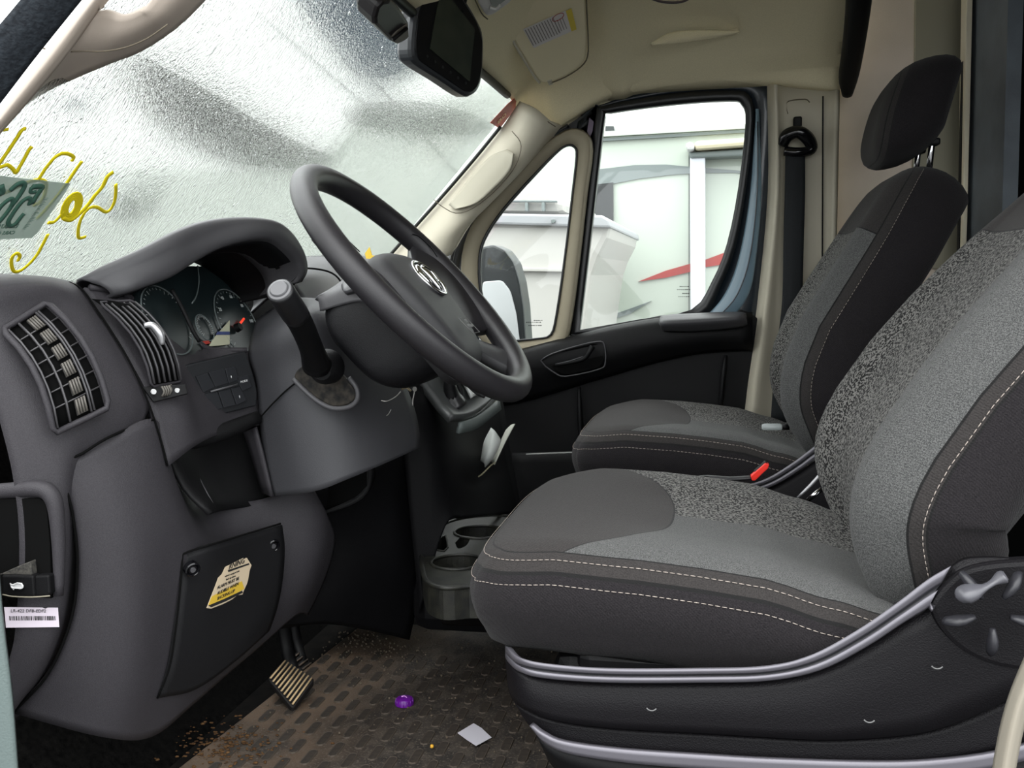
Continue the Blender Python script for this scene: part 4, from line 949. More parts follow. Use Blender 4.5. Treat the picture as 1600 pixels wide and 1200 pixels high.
slab('vent_hood', [U(a, b, 1.05) for a, b in [(143, 467), (176, 470), (206, 477), (162, 480)]], .003, VOID, v2, 0)
fr_ = [at2(u, -.04, 0) for u in (0, .5, 1.0)]+[at2(1.08, w, 0) for w in (.02, .2, .4, .6, .8, .98)]+[at2(u, 1.02, 0) for u in (1.0, .5, 0)]+[at2(-.08, w, 0) for w in (.98, .8, .6, .4, .2, .02)]
tube('vent_frame', fr_, .0018, DASH, v2, 10, 1, 1, True)
tube('vent_knob', [at2(.42, .34, .006), at2(.62, .36, .010), at2(.66, .48, .011), at2(.60, .60, .008)], [.003, .0045, .005, .003], mat('knob_silver', (.45, .45, .46), .25, metal=.7), v2, 12, 4)
wh = empty('vent_thumbwheel'); wh.parent = dash
slab('wheel_bezel', [U(a, b, 1.052+c) for a, b, c in [(222, 604, 0), (290, 600, .03), (294, 615, .03), (240, 628, 0)]], .004, DASHD, wh, .001)
cw = U(259, 610, 1.068)
for k in range(7):
    t0 = (k-3)/3.0
    tube('thumbwheel_rib', [cw+Vector((.004-abs(t0)*.003, t0*.010, .006)), cw+Vector((.007-abs(t0)*.003, t0*.010, 0)), cw+Vector((.004-abs(t0)*.003, t0*.010, -.006))], .0014, mat('rib_tan', (.1, .1, .1)), wh, 6, 3)
lathe('white_dot', [(.0001, -.001), (.0032, -.001), (.0034, .001)], U(240, 612, 1.05), Vector((-.8, .5, 0)), WHITE, wh, 12)
lathe('white_ring', [(.0016, -.001), (.0030, -.001), (.0030, .001), (.0016, .001)], U(277, 610, 1.075), Vector((-.8, .5, 0)), WHITE, wh, 12)
# ---- switch panel
sq = [U(289, 571, 1.155), U(385, 549, 1.24), U(403, 640, 1.25), U(318, 658, 1.165)]
sw = empty('switch_panel'); sw.parent = dash
slab('panel_plate', [U(a, b, c) for a, b, c in [(289, 571, 1.150), (384, 549, 1.235), (396, 585, 1.24), (402, 612, 1.245), (401, 634, 1.245), (330, 652, 1.18), (302, 610, 1.155)]], .012, mat('switch_plastic', (.014, .015, .017), .5, .3, bump=.3, bscale=1200), sw, .002)
SWB = mat('switch_button', (.018, .019, .022), .45, .3)
sn = (U(385, 549, 1.235)-U(289, 571, 1.150)).cross(U(330, 652, 1.18)-U(289, 571, 1.150)).normalized()
if sn.dot(CAM-U(330, 600, 1.2)) < 0: sn = -sn
p_sw = U(289, 571, 1.150)+sn*.004
def US(a, b, o=0): return UPL(a, b, p_sw+sn*o, sn)
for bq in ([(306, 588), (325, 582.5), (336, 605), (318, 614)], [(326, 582), (351, 576), (357, 599), (337, 605)], [(352, 576), (368, 573), (374, 594), (358, 599)],
           [(319, 616), (340, 611.5), (349, 638), (333, 642)], [(341, 611.5), (360, 607.5), (369, 633), (350, 637.5)], [(361, 607), (375, 604), (386, 626), (370, 633)]):
    slab('switch_button', [US(*p) for p in bq], .003, SWB, sw, .0008)
slab('mode_button', [US(*p) for p in [(369, 590), (388, 586), (394, 605), (379, 611)]], .005, SWB, sw, .0008)
tube('switch_bar', [US(329, 612, .002), US(372, 600.5, .002)], .0014, mat('bar_grey', (.07, .07, .075), .4), sw, 8)
text('MODE', US(376, 598.5, .0006), US(387, 596, 0)-US(376, 598.5, 0), Vector((0, 0, 1)), .0042, WHITE, sw)
for a, b in ((361, 589), (374, 620)):
    tube('switch_mark', [US(a, b-2, .0006), US(a+.8, b+2, .0006)], .0005, WHITE, sw, 6)
# ---- storage tray below the switches
tray = empty('storage_tray'); tray.parent = dash
patch('tray_back', cols((1.10, [(248, 660), (262, 700), (290, 760), (330, 800)]), (1.2, [(300, 672), (306, 700), (322, 750), (350, 795)]), (1.27, [(352, 668), (366, 700), (384, 750), (400, 790)]), (1.31, [(410, 650), (414, 690), (420, 740), (424, 790)])), DASHD, tray, .006, 3, 3)
tube('tray_divider', [U(306, 737, 1.185), U(332, 786, 1.17)], .0012, SATIN, tray, 6)
patch('tray_side', cols((1.26, [(380, 676), (394, 720), (408, 770)]), (1.24, [(398, 668), (410, 715), (424, 776)])), DASH, tray, .004, 3, 3)
tube('tray_brow', [U(270, 690, 1.11), U(300, 690, 1.14), U(350, 674, 1.19), U(402, 652, 1.245)], [.003, .010, .012, .009], DASHD, tray, 12, 4)
# ---- instrument cluster
cl = empty('instrument_cluster'); cl.parent = dash
cn = Vector((.92, -.0, .39)).normalized(); cp = Vector((-.715, 1.25, .655)); cu = Vector((0, 1, 0)); cv = cn.cross(cu); cv = cv if cv.z > 0 else -cv
def UC(a, b, o=0): return UPL(a, b, cp+cn*o, cn)
slab('gauge_face', [cp+cu*a+cv*b for a, b in [(-.150, -.062), (.150, -.062), (.150, .080), (-.115, .080), (-.140, .0)]], .01, mat('gauge_black', (.006, .010, .011), .35, .5, noise=1, nscale=8, col2=(.012, .02, .022)), cl, .002)
def gauge(c, r, name, a0=0, a1=360):
    g = empty(name); g.parent = dash
    g2 = tube(name+'_ring' if 0 else 'gauge_ring', [c+(cu*math.cos(math.radians(a))+cv*math.sin(math.radians(a)))*r for a in range(a0, a1, 10)], .0011, mat('gauge_ring', (.10, .12, .12), .4), g, 6, 1, 1, a1-a0 >= 360)
    tk = []
    for k in range(26):
        a = math.radians(-40+k*260/25); d = cu*math.cos(a)+cv*math.sin(a); s_ = cu*(-math.sin(a))+cv*math.cos(a)
        L_ = .006 if k % 5 == 0 else .003; r1 = r*.93
        tk.append([c+d*(r1-L_)+s_*.0004, c+d*r1+s_*.0004, c+d*r1-s_*.0004, c+d*(r1-L_)-s_*.0004])
    tk = [[p+cn*.0008 for p in q] for q in tk]
    join_polys('tick_marks', tk, mat('tick_grey', (.45, .48, .48), .5), g)
    return g
c1_ = UC(372, 505, .003); g1 = gauge(c1_, .056, 'speedometer')
c0_ = UC(262, 500, .003); g0 = gauge(c0_, .050, 'tachometer')
c3_ = UC(320, 512, .003); g3 = gauge(c3_, .020, 'fuel_gauge')
tube('needle', [UC(371, 511, .006), UC(381, 498, .006)], .0018, mat('needle_red', (.8, .06, .03), .4, emit=(.9, .05, .02, .4)), g1, 8)
lathe('needle_hub', [(.0001, .008), (.006, .008), (.007, .0)], UC(369, 513, .003), cn, BLACK, g1, 16)
for k, s_ in enumerate(('20', '40', '60', '80', '100', '120')):
    a = math.radians(150-k*38); p = c1_+(cu*math.cos(a)+cv*math.sin(a))*.042+cn*.001
    text(s_, p, cu, cv, .008, MATS['tick_grey'], g1, align='CENTER')
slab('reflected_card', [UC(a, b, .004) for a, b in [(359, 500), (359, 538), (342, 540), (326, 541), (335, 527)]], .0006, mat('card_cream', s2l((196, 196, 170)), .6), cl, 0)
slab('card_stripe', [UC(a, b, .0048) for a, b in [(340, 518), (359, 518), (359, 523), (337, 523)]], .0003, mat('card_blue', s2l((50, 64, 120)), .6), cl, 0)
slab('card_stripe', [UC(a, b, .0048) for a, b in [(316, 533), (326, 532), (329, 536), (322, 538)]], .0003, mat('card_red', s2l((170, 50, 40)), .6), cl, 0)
tube('lens_edge', [UC(268, 452, .02), UC(284, 480, .02), UC(302, 518, .02), UC(312, 534, .02)], .0028, DASHD, cl, 8, 3)
tube('lens_rim', [UC(309, 415, .015), UC(311, 440, .015), UC(307, 462, .015), UC(300, 474, .015)], .0010, mat('gauge_ring', (.1, .12, .12)), cl, 6, 3)
# ---- visor over the cluster
VIS = SATIN
Oe = [(123, 441, 1.06), (160, 421, 1.08), (215, 396, 1.11), (270, 367, 1.15), (310, 352, 1.19), (350, 345, 1.23), (392, 344, 1.27), (430, 351, 1.31), (455, 372, 1.345), (470, 400, 1.37), (473, 424, 1.385), (466, 440, 1.385)]
Ie = [(172, 456, 1.075), (200, 449, 1.085), (232, 438, 1.11), (268, 424, 1.14), (306, 400, 1.175), (345, 380, 1.21), (390, 368, 1.25), (425, 368, 1.29), (448, 384, 1.325), (464, 404, 1.355), (470, 426, 1.37), (460, 442, 1.372)]
vcols = []
for (a, b, c), (d, e_, f) in zip(Oe, Ie):
    o_, i_ = U(a, b, c), U(d, e_, f)
    lf_ = max(0, min(1, (400-a)/200)); ry_ = 0 if a > 330 else .03
    vcols.append([o_+Vector((-.13+.02*(1-lf_), .05+.12*lf_, -.05-.06*lf_)), o_+Vector((-.045, .02+.04*lf_, -.012-.018*lf_)), o_, (o_+i_)/2+Vector((.004, 0, .003)), i_, i_+Vector((-.012, .002, -.006)), i_+Vector((-.06, .004, -.02))])
patch('cluster_visor', vcols, VIS, dash, .004, 4, 4)
lin = []
for (d, e_, f) in Ie:
    i_ = U(d, e_, f); lin.append([i_+Vector((-.008, .002, -.010)), i_+Vector((-.05, .004, -.022)), i_+Vector((-.13, .004, -.035))])
patch('visor_lining', lin, BLACK, dash, .003, 4, 3)
# ---- top of the dashboard and centre pod
patch('dash_top', [[Vector((-1.02, y, .68)), Vector((-.92, y, .68)), Vector((-.84, y, .665)), Vector((-.80, y, .60))] for y in (1.08, 1.3, 1.45)] , DASH, dash, .01, 3, 4)
patch('centre_pod', cols(
    (1.46, [(440, 408, 1.7), (452, 436), (470, 466), (490, 500), (500, 560), (520, 640)]),
    (1.56, [(458, 402, 1.85), (476, 420), (506, 444), (524, 480), (540, 560), (560, 640)]),
    (1.75, [(490, 400, 2.0), (510, 412), (548, 436), (574, 470), (600, 560), (630, 640)]),
    (2.0, [(530, 398, 2.2), (560, 404), (600, 430), (630, 470), (660, 560), (690, 640)]),
    (2.2, [(570, 401, 2.3), (600, 404), (650, 430), (682, 470), (706, 560), (730, 640)]),
    (2.42, [(606, 404, 2.42), (640, 412), (690, 440), (720, 480), (745, 560), (770, 640)])), SATIN, dash, .012, 5, 5)
tube('pod_seam', [U(a, b, c) for a, b, c in [(474, 419, 1.52), (492, 420, 1.53), (512, 424, 1.54), (526, 432, 1.545), (535, 444, 1.55)]], .0016, VOID, dash, 6, 4)
slab('yellow_tag', [U(a, b, 1.9) for a, b in [(570, 396), (577, 386), (581, 399), (600, 401), (586, 406), (572, 404)]], .003, mat('tag_yellow', s2l((226, 190, 60)), .6), dash, 0)
# ---- cover around the steering column
patch('column_surround', cols(
    (1.25, [(400, 500, 1.30), (388, 550), (400, 600), (406, 660), (412, 720), (422, 776)]),
    (1.235, [(432, 478, 1.32), (430, 515), (440, 580), (455, 650), (470, 715), (490, 768)]),
    (1.25, [(470, 465, 1.35), (485, 490), (500, 560), (520, 640), (535, 700), (545, 748)]),
    (1.31, [(520, 470, 1.38), (535, 500), (560, 570), (585, 640), (600, 690), (606, 722)]),
    (1.40, [(560, 480), (585, 510), (620, 570), (645, 630), (655, 670), (655, 700)])), mat('surround_plastic', (.040, .040, .044), .42, .3, bump=.3, bscale=1500), dash, .01, 6, 6)
tube('surround_seam', [U(a, b, c) for a, b, c in [(404, 655, 1.243), (425, 632, 1.235), (445, 612, 1.232), (462, 598, 1.232)]], .0012, VOID, dash, 6, 4)
# lower dark cover, ledge tray, stack side
patch('lower_cover', cols(
    (1.40, [(420, 770, 1.32), (430, 840, 1.38), (440, 900), (432, 950), (420, 985)]),
    (1.44, [(500, 755, 1.40), (520, 830, 1.43), (530, 890), (520, 940), (505, 975)]),
    (1.50, [(560, 735, 1.46), (590, 800), (600, 880), (590, 940), (575, 985)]),
    (1.56, [(640, 685, 1.5), (650, 780), (655, 880), (650, 950), (640, 1000)])), mat('lower_black', (.0025, .0025, .003), .55, .12, bump=.4, bscale=1200), dash, .01, 5, 5)
patch('ledge_lip', cols(
    (1.39, [(496, 802), (499, 806)]), (1.405, [(530, 789), (534, 795)]), (1.42, [(556, 775), (562, 782)]), (1.43, [(570, 760), (576, 765)]),
    (1.44, [(572, 738), (580, 738)]), (1.45, [(570, 714), (579, 716)]), (1.47, [(590, 704), (595, 711)]), (1.5, [(625, 690), (628, 697)])), DASHD, dash, .02, 4, 1)
slab('ledge_opening', [U(a, b, 1.415) for a, b in [(480, 700), (500, 690), (570, 705), (572, 760), (556, 776), (500, 802), (486, 770)]], .004, VOID, dash, 0)
# ------------------------------------------------------------------ steering wheel, column, stalk
WC = Vector((-.3917, 1.2443, .6984)); TH = .8225; WR = .1948
wu = Vector((-math.cos(TH), 0, math.sin(TH))); wa = Vector((0, 1, 0)); wn = Vector((math.sin(TH), 0, math.cos(TH)))
def Wp(a, b, n=0): return WC+wa*a+wu*b+wn*n
swh = thing('steering_wheel', 'black four spoke steering wheel with chrome oval emblem in front of the driver seat', 'steering wheel')
tube('rim', [Wp(WR*math.sin(2*math.pi*k/72), WR*math.cos(2*math.pi*k/72)) for k in range(72)], .0172, RUBBER, swh, 18, 1, 1, True)
def pmap(a, b, d):
    h = .012-.9*(a*a)*1.2-.5*(b+.04)**2
    return Wp(b, a, h-d)
po = [Vector((x, y, 0)) for x, y in [(.055, 0), (.055, .03), (.050, .072), (.036, .094), (.008, .104), (-.03, .100), (-.07, .088), (-.105, .074), (-.128, .056), (-.137, .026), (-.138, 0)]]
po = po+[Vector((p.x, -p.y, 0)) for p in po[-2:0:-1]]
po = cr1(po+[po[0]], 6)[:-1]
# orient: cushion generator expects a closed outline
pad_o, _ = pad_mesh('airbag_pad', po, [(.02, 0), (.012, .0015), (.006, .005), (.002, .011), (0, .020), (0, .045)], pmap, lambda a, b, i, d: (0, 0, 0), Vector((-.04, 0, 0)), swh, 10)
pad_o.data.materials.clear(); pad_o.data.materials.append(mat('pad_plastic', (.030, .030, .032), .5, .4, bump=.35, bscale=1500))
for s_ in (-1, 1):
    patch('spoke', [[Wp(s_*.070, .040, -.010), Wp(s_*.070, -.01, -.004), Wp(s_*.070, -.085, -.012)], [Wp(s_*.115, .052, -.010), Wp(s_*.115, .010, -.002), Wp(s_*.115, -.088, -.010)],
                    [Wp(s_*.155, .075, -.006), Wp(s_*.160, .024, .004), Wp(s_*.150, -.092, -.006)], [Wp(s_*.176, .088, .0), Wp(s_*.184, .028, .008), Wp(s_*.166, -.096, .0)]], RUBBER, swh, .018, 5, 5)
    patch('spoke', [[Wp(s_*.040, -.110, -.014), Wp(s_*.055, -.100, -.010), Wp(s_*.062, -.085, -.014)], [Wp(s_*.066, -.140, -.012), Wp(s_*.080, -.122, -.006), Wp(s_*.092, -.104, -.012)],
                    [Wp(s_*.085, -.168, -.006), Wp(s_*.108, -.148, .002), Wp(s_*.125, -.125, -.006)], [Wp(s_*.092, -.178, 0), Wp(s_*.118, -.158, .006), Wp(s_*.138, -.138, 0)]], mat('spoke_grey', (.035, .035, .037), .4, .5, bump=.3, bscale=1500), swh, .018, 5, 5)
    tube('spoke_seam', [Wp(s_*.150, .088, .010), Wp(s_*.163, .082, .012), Wp(s_*.170, .060, .0125), Wp(s_*.162, .040, .0115)], .0007, VOID, swh, 6, 4)
# oval emblem: chrome ring with a horned head shape
er = []
EC = (.016, -.004)
em = empty('emblem'); em.parent = swh
tube('emblem_ring', [Wp(EC[0]+.036*math.cos(t_), EC[1]+.030*math.sin(t_), .0125) for t_ in [2*math.pi*k/32 for k in range(32)]], .0026, CHROME, em, 8, 1, 1, True)
slab('emblem_plate', [Wp(EC[0]+.035*math.cos(t_), EC[1]+.029*math.sin(t_), .0112) for t_ in [2*math.pi*k/32 for k in range(32)]], .002, GLOSSB, em, 0)
for s_ in (-1, 1):
    tube('emblem_horn', [Wp(EC[0], EC[1]+.017, .0135), Wp(EC[0]+s_*.013, EC[1]+.020, .0135), Wp(EC[0]+s_*.026, EC[1]+.008, .0135), Wp(EC[0]+s_*.022, EC[1]-.010, .0135), Wp(EC[0]+s_*.013, EC[1]-.006, .0135)], [.002, .004, .0045, .003, .0015], CHROME, em, 10, 4, .7)
tube('emblem_head', [Wp(EC[0], EC[1]+.018, .0135), Wp(EC[0], EC[1]+.002, .0145), Wp(EC[0], EC[1]-.024, .013)], [.005, .0065, .0035], CHROME, em, 10, 4, .7)
o_ = Wp(.012, -.100, -.0025)
text('SRS\nAIRBAG', Wp(.006, -.086, .0118), wa, wu, .0085, mat('emboss', (.10, .10, .10), .5), swh, align='CENTER', name='airbag_lettering')
tube('airbag_box', [Wp(a, b, .0105) for a, b in [(-.012, -.076), (.024, -.076), (.024, -.104), (-.012, -.104)]], .0006, MATS['emboss'], swh, 6, 1, 1, True)
# column shroud
scn = thing('steering_column', 'black steering column shroud with control stalk behind the steering wheel', 'steering column')
def secr(c, wx, h0, h1, nax, upv, y0=1.2443, n=28):
    """rounded rectangle section around c; wx half width in Y, h0 down, h1 up along upv"""
    out = []
    for k in range(n):
        t_ = 2*math.pi*k/n; ct, st = math.cos(t_), math.sin(t_)
        x = wx*math.copysign(abs(ct)**.5, ct); y = math.copysign(abs(st)**.5, st); y = y*(h1 if y > 0 else h0)
        out.append(c+Vector((0, 1, 0))*x+upv*y)
    return out
secs = []
for n_, wx, h0, h1 in ((-.028, .050, .075, .040), (-.034, .068, .105, .056), (-.055, .076, .105, .066), (-.080, .080, .097, .074), (-.100, .081, .088, .066), (-.112, .079, .076, .052), (-.120, .070, .062, .036)):
    c = WC+wn*n_+wu*(-.010+.0*n_); secs.append(secr(c, wx, h0, h1, wn, wu))
me = mesh_grid('shroud', [cr1([s[i] for s in secs], 3) for i in range(28)]+[cr1([s[0] for s in secs], 3)])
bm = bmesh.new(); bm.from_mesh(me); bmesh.ops.remove_doubles(bm, verts=bm.verts, dist=1e-5); bmesh.ops.holes_fill(bm, edges=bm.edges); bmesh.ops.recalc_face_normals(bm, faces=bm.faces); bm.to_mesh(me); bm.free()
link('shroud', me, mat('shroud_plastic', (.005, .005, .006), .45, .2, bump=.4, bscale=1200), scn)
patch('upper_cowl', cols((1.165, [(496, 462), (498, 472), (500, 486)]), (1.17, [(520, 448, 1.19), (540, 452, 1.172), (560, 470, 1.165)]), (1.20, [(560, 420, 1.23), (590, 430, 1.20), (600, 470, 1.165)]), (1.26, [(592, 404, 1.28), (622, 412, 1.26), (640, 440, 1.22)]), (1.3, [(630, 401, 1.31), (650, 408, 1.30), (668, 430, 1.28)])), SATIN, scn, .01, 5, 5)
patch('hazard_button', cols((1.17, [(533, 444, 1.19), (534, 452, 1.165), (538, 456, 1.16)]), (1.18, [(545, 432, 1.20), (550, 440, 1.17), (556, 450, 1.16)]), (1.19, [(560, 430, 1.2), (565, 440, 1.17), (572, 448, 1.16)])), mat('button_grey', (.07, .07, .075), .4), scn, .008, 4, 4)
# stalk
so_c = U(506, 575, 1.20)
ax = (U(437, 452, 1.01)-so_c).normalized()
slab('stalk_socket', [U(a, b, 1.222) for a, b in [(458, 592), (462, 580), (480, 566), (505, 560), (522, 575), (540, 592), (554, 608), (556, 622), (545, 633), (520, 636), (498, 626), (478, 610)]], .01, mat('socket_dust', (.006, .006, .006), .7, .2, noise=1, nscale=110, col2=(.035, .03, .024)), scn, .002, Vector((0, 1, 0)), round_=.006)
tube('socket_rim', [U(a, b, 1.220) for a, b in [(458, 592), (478, 612), (498, 628), (520, 638), (545, 636), (558, 624), (557, 606), (545, 590)]], .0035, SATIN, scn, 8, 4)
lathe('stalk_collar', [(.0001, -.012), (.014, -.012), (.022, -.002), (.024, .012)], U(507, 575, 1.19), Vector((0, 1, 0.1)), BLACK, scn, 24)
st = empty('stalk'); st.parent = scn
tube('stalk_arm', [U(496, 572, 1.18), U(487, 545, 1.13), U(472, 510, 1.08), U(460, 488, 1.05)], [.020, .0155, .0155, .0165], BLACK, st, 18, 4, .8)
p0, p1 = U(462, 492, 1.052), U(437, 453, 1.01); d_ = (p1-p0).normalized()
tube('stalk_barrel', [p0-d_*.004, p0+d_*.004, p1-d_*.004, p1], [.0150, .0160, .0158, .0150], mat('barrel', (.007, .007, .008), .4, .5, bump=.3, bscale=900), st, 28, 1)
lathe('stalk_button', [(.0001, .004), (.0095, .004), (.0105, .003), (.0108, .0015), (.0112, .0018), (.0135, .001), (.0150, -.002)], p1, d_, mat('button_light', (.10, .10, .105), .4, .5), st, 28)
for k in range(3):
    a_ = math.radians(-50+k*26); rr = .0161
    x_ = frame(d_); q = p0.lerp(p1, .6)+x_@Vector((rr*math.cos(a_), rr*math.sin(a_), 0))
# ignition with keys
kb = thing('key_ring', 'small keys and wire ring hanging from the ignition under the steering wheel', 'keys')
KM = mat('key_metal', (.35, .34, .32), .35, metal=.7)
tube('wire_loop', [U(584, 632, 1.33), U(592, 626, 1.33), U(604, 627, 1.33), U(618, 620, 1.33), U(626, 612, 1.33)], .0008, KM, kb, 6, 4)
tube('key', [U(628, 608, 1.33), U(636, 606, 1.33), U(642, 611, 1.33)], .0035, mat('key_brass', (.25, .2, .12), .4, metal=.6), kb, 8, 3, .4)
tube('chain', [U(648, 608, 1.33), U(647, 616, 1.33), U(645, 626, 1.33), U(645, 634, 1.33)], .0011, KM, kb, 6, 3)
lathe('ring', [(.0025, -.0005), (.0035, -.0005), (.0035, .0005), (.0025, .0005)], U(648, 608, 1.325), Vector((0.2, 1, 0)), KM, kb, 14)
lathe('key_fob', [(.0001, -.001), (.003, -.001), (.003, .002)], U(588, 645, 1.33), Vector((0, 1, 0)), KM, kb, 12)
tube('wire_loop', [U(590, 646, 1.33), U(598, 651, 1.33), U(606, 648, 1.33), U(611, 640, 1.33)], .0006, KM, kb, 6, 4)
# ------------------------------------------------------------------ centre stack, gear lever, console
cst = thing('centre_console', 'black centre console with gear lever and cup holders between the seats and dashboard', 'console')
BZ = mat('bezel_grey', (.34, .35, .34), .35, .5)
CON = mat('console_black', (.0025, .0025, .003), .55, .12, bump=.4, bscale=1000)
patch('stack_side', cols((1.50, [(600, 560, 1.62), (612, 600), (630, 700), (640, 800), (650, 900), (655, 960)]), (1.52, [(650, 590), (660, 640), (676, 720), (684, 780), (690, 806), (696, 822)]),
    (1.58, [(690, 640), (702, 680), (712, 740), (718, 766), (724, 790), (730, 808)]), (1.75, [(740, 650), (748, 690), (754, 740), (762, 764), (770, 786), (776, 804)]), (1.95, [(782, 610), (790, 650), (798, 710), (804, 740), (810, 770), (816, 800)])), CON, cst, .01, 5, 5)
patch('bezel', cols((1.52, [(636, 566, 1.56), (650, 582), (672, 610), (690, 633), (706, 650, 1.51)]), (1.58, [(670, 560, 1.62), (690, 580), (706, 605), (722, 628), (738, 645, 1.57)]), (1.66, [(720, 556, 1.70), (738, 576), (748, 594), (758, 612), (766, 626, 1.65)]), (1.72, [(756, 556, 1.76), (766, 574), (774, 588), (778, 600), (780, 610, 1.71)])), mat('bezel_dark', (.05, .053, .053), .4, .5), cst, .014, 5, 5)
patch('bezel_top', cols((1.60, [(700, 560), (714, 585), (728, 606), (736, 622, 1.585)]), (1.64, [(722, 560), (736, 582), (746, 600), (752, 614, 1.63)]), (1.69, [(750, 566), (760, 584), (768, 594), (772, 602, 1.68)])), BZ, cst, .006, 4, 4, .004)
patch('lower_trim', cols((1.50, [(716, 660, 1.53), (712, 676, 1.53)]), (1.6, [(745, 648), (742, 668)]), (1.7, [(776, 624), (779, 640)])), mat('lower_trim_grey', (.12, .14, .135), .5, .4), cst, .006, 4, 1, .006)
slab('button_block', [U(a, b, 1.66) for a, b in [(722, 600), (736, 594), (750, 607), (736, 614)]], .004, mat('button_white', (.5, .52, .5), .4), cst, .002)
for k in range(2): tube('button_gap', [U(727+k*5, 598-k*2, 1.655), U(740+k*5, 612-k*2, 1.655)], .0006, INK, cst, 6)
slab('shift_gate', [U(a, b, 1.575) for a, b in [(672, 590), (700, 575), (722, 606), (724, 628), (712, 636), (694, 630)]], .006, BLACK, cst, .003, round_=.01)
tube('gear_boot', [U(712, 634, 1.57), U(706, 618, 1.565), U(704, 600, 1.56)], [.026, .018, .010], mat('boot_vinyl', (.02, .02, .021), .35, .5, bump=1, bscale=90), cst, 14, 4, .8)
tube('gear_lever', [U(706, 624, 1.56), U(702, 600, 1.555), U(704, 570, 1.55), U(700, 545, 1.54)], [.012, .010, .008, .016], BLACK, cst, 12, 4)
# floor console with cup wells
TZ = .24
def UZ(a, b, o=0): return U(a, b, Z=TZ+o)
wells = [(U(715, 879, Z=TZ), .044), (U(750, 832, Z=TZ), .047)]
trayo = [UZ(*p) for p in [(659, 880), (660, 862), (672, 836), (700, 817), (740, 808), (800, 808), (860, 830), (860, 930), (800, 925), (745, 916), (700, 919), (676, 914), (664, 904)]]
trayo = cr1(trayo+[trayo[0]], 4)[:-1]
bm = bmesh.new()
ov = [bm.verts.new(p) for p in trayo]; [bm.edges.new((ov[i], ov[(i+1) % len(ov)])) for i in range(len(ov))]
holes = []
def hole(pts):
    hv = [bm.verts.new(p) for p in pts]; [bm.edges.new((hv[i], hv[(i+1) % len(hv)])) for i in range(len(hv))]; holes.append(hv)
for c, r in wells: hole([c+Vector((r*math.cos(2*math.pi*k/28), r*math.sin(2*math.pi*k/28)*.95, 0)) for k in range(28)])
slot = [UZ(*p) for p in [(674, 860), (690, 840), (697, 838), (700, 856), (694, 862)]]; hole(slot)
mid = [UZ(*p) for p in [(711, 848), (722, 838), (734, 840), (729, 852), (716, 857)]]; hole(cr1(mid+[mid[0]], 3)[:-1])
bmesh.ops.triangle_fill(bm, edges=bm.edges, use_beauty=True)
for hv in holes:
    lo = [bm.verts.new(v.co+Vector((0, 0, -.055))+(Vector((0, 0, 0)))) for v in hv]
    L_ = len(hv)
    for i in range(L_): bm.faces.new((hv[i], hv[(i+1) % L_], lo[(i+1) % L_], lo[i]))
    bm.faces.new(lo)
lo = [bm.verts.new(v.co+Vector((0, 0, -.05))) for v in ov]
for i in range(len(ov)): bm.faces.new((ov[i], ov[(i+1) % len(ov)], lo[(i+1) % len(ov)], lo[i]))
bmesh.ops.recalc_face_normals(bm, faces=bm.faces)
me = bpy.data.meshes.new('cup_tray'); bm.to_mesh(me); bm.free()
CT = mat('cup_tray_plastic', (.007, .0075, .007), .45, .4, noise=1, nscale=60, col2=(.020, .020, .015), bump=.4, bscale=600)
link('cup_tray', me, CT, cst, False)
for c, r in wells:
    tube('well_rim', [c+Vector((r*math.cos(2*math.pi*k/32), r*.95*math.sin(2*math.pi*k/32), .001)) for k in range(32)], .0028, CT, cst, 8, 1, 1, True)
tube('slot_rim', [p+Vector((0, 0, .001)) for p in slot], .0015, CT, cst, 6, 1, 1, True)
tube('tray_rim', [p+Vector((0, 0, .0)) for p in trayo], .004, CT, cst, 8, 1, 1, True)
patch('console_base', cols((1.45, [(656, 870, 1.50), (658, 910, 1.47), (664, 940, 1.45), (684, 958, 1.46), (692, 976, 1.5)]), (1.44, [(690, 922, 1.455), (700, 938), (712, 956), (724, 968, 1.44), (730, 978, 1.47)]), (1.44, [(745, 918, 1.455), (752, 938), (758, 958), (764, 968, 1.44), (768, 978, 1.47)]),
    (1.45, [(800, 926, 1.46), (806, 940), (812, 956), (818, 968), (822, 978, 1.47)])), CON, cst, .01, 5, 5)
box('console_body', (-.36, 1.68, .15), (.30, .34, .10), CON, cst, None, .03)
box('console_riser', (-.66, 1.76, .26), (.20, .30, .40), VOID, cst, None, .03)
# white paper and cup lid tucked beside the stack
ppr = thing('crumpled_paper', 'crumpled white paper cup and folded card wedged below the gear lever', 'paper')
PAP = mat('paper_grey', s2l((176, 178, 168)), .7, .2)
patch('folded_card', [[U(804, 662, 1.78), U(788, 692, 1.76), U(772, 726, 1.74)], [U(798, 664, 1.80), U(783, 692, 1.78), U(768, 722, 1.76)], [U(790, 672, 1.82), U(779, 694, 1.80), U(764, 718, 1.78)]], PAP, ppr, .0015, 2, 3)
patch('paper_cup', [[U(767, 668, 1.72), U(756, 690, 1.71), U(752, 712, 1.71), U(750, 720, 1.72)], [U(774, 674, 1.70), U(768, 694, 1.68), U(760, 714, 1.68), U(756, 724, 1.70)], [U(783, 688, 1.71), U(778, 700, 1.70), U(770, 716, 1.70), U(758, 730, 1.71)], [U(780, 692, 1.74), U(776, 704, 1.74), U(768, 718, 1.74), U(758, 730, 1.74)]], mat('paper_white', s2l((196, 200, 196)), .6, .3), ppr, .0015, 3, 3)
tube('card_edge', [U(738, 749, 1.72), U(752, 742, 1.72), U(766, 728, 1.73), U(774, 722, 1.73)], [.002, .003, .003, .002], mat('card_tan', s2l((140, 134, 110)), .7), ppr, 6, 3, .5)
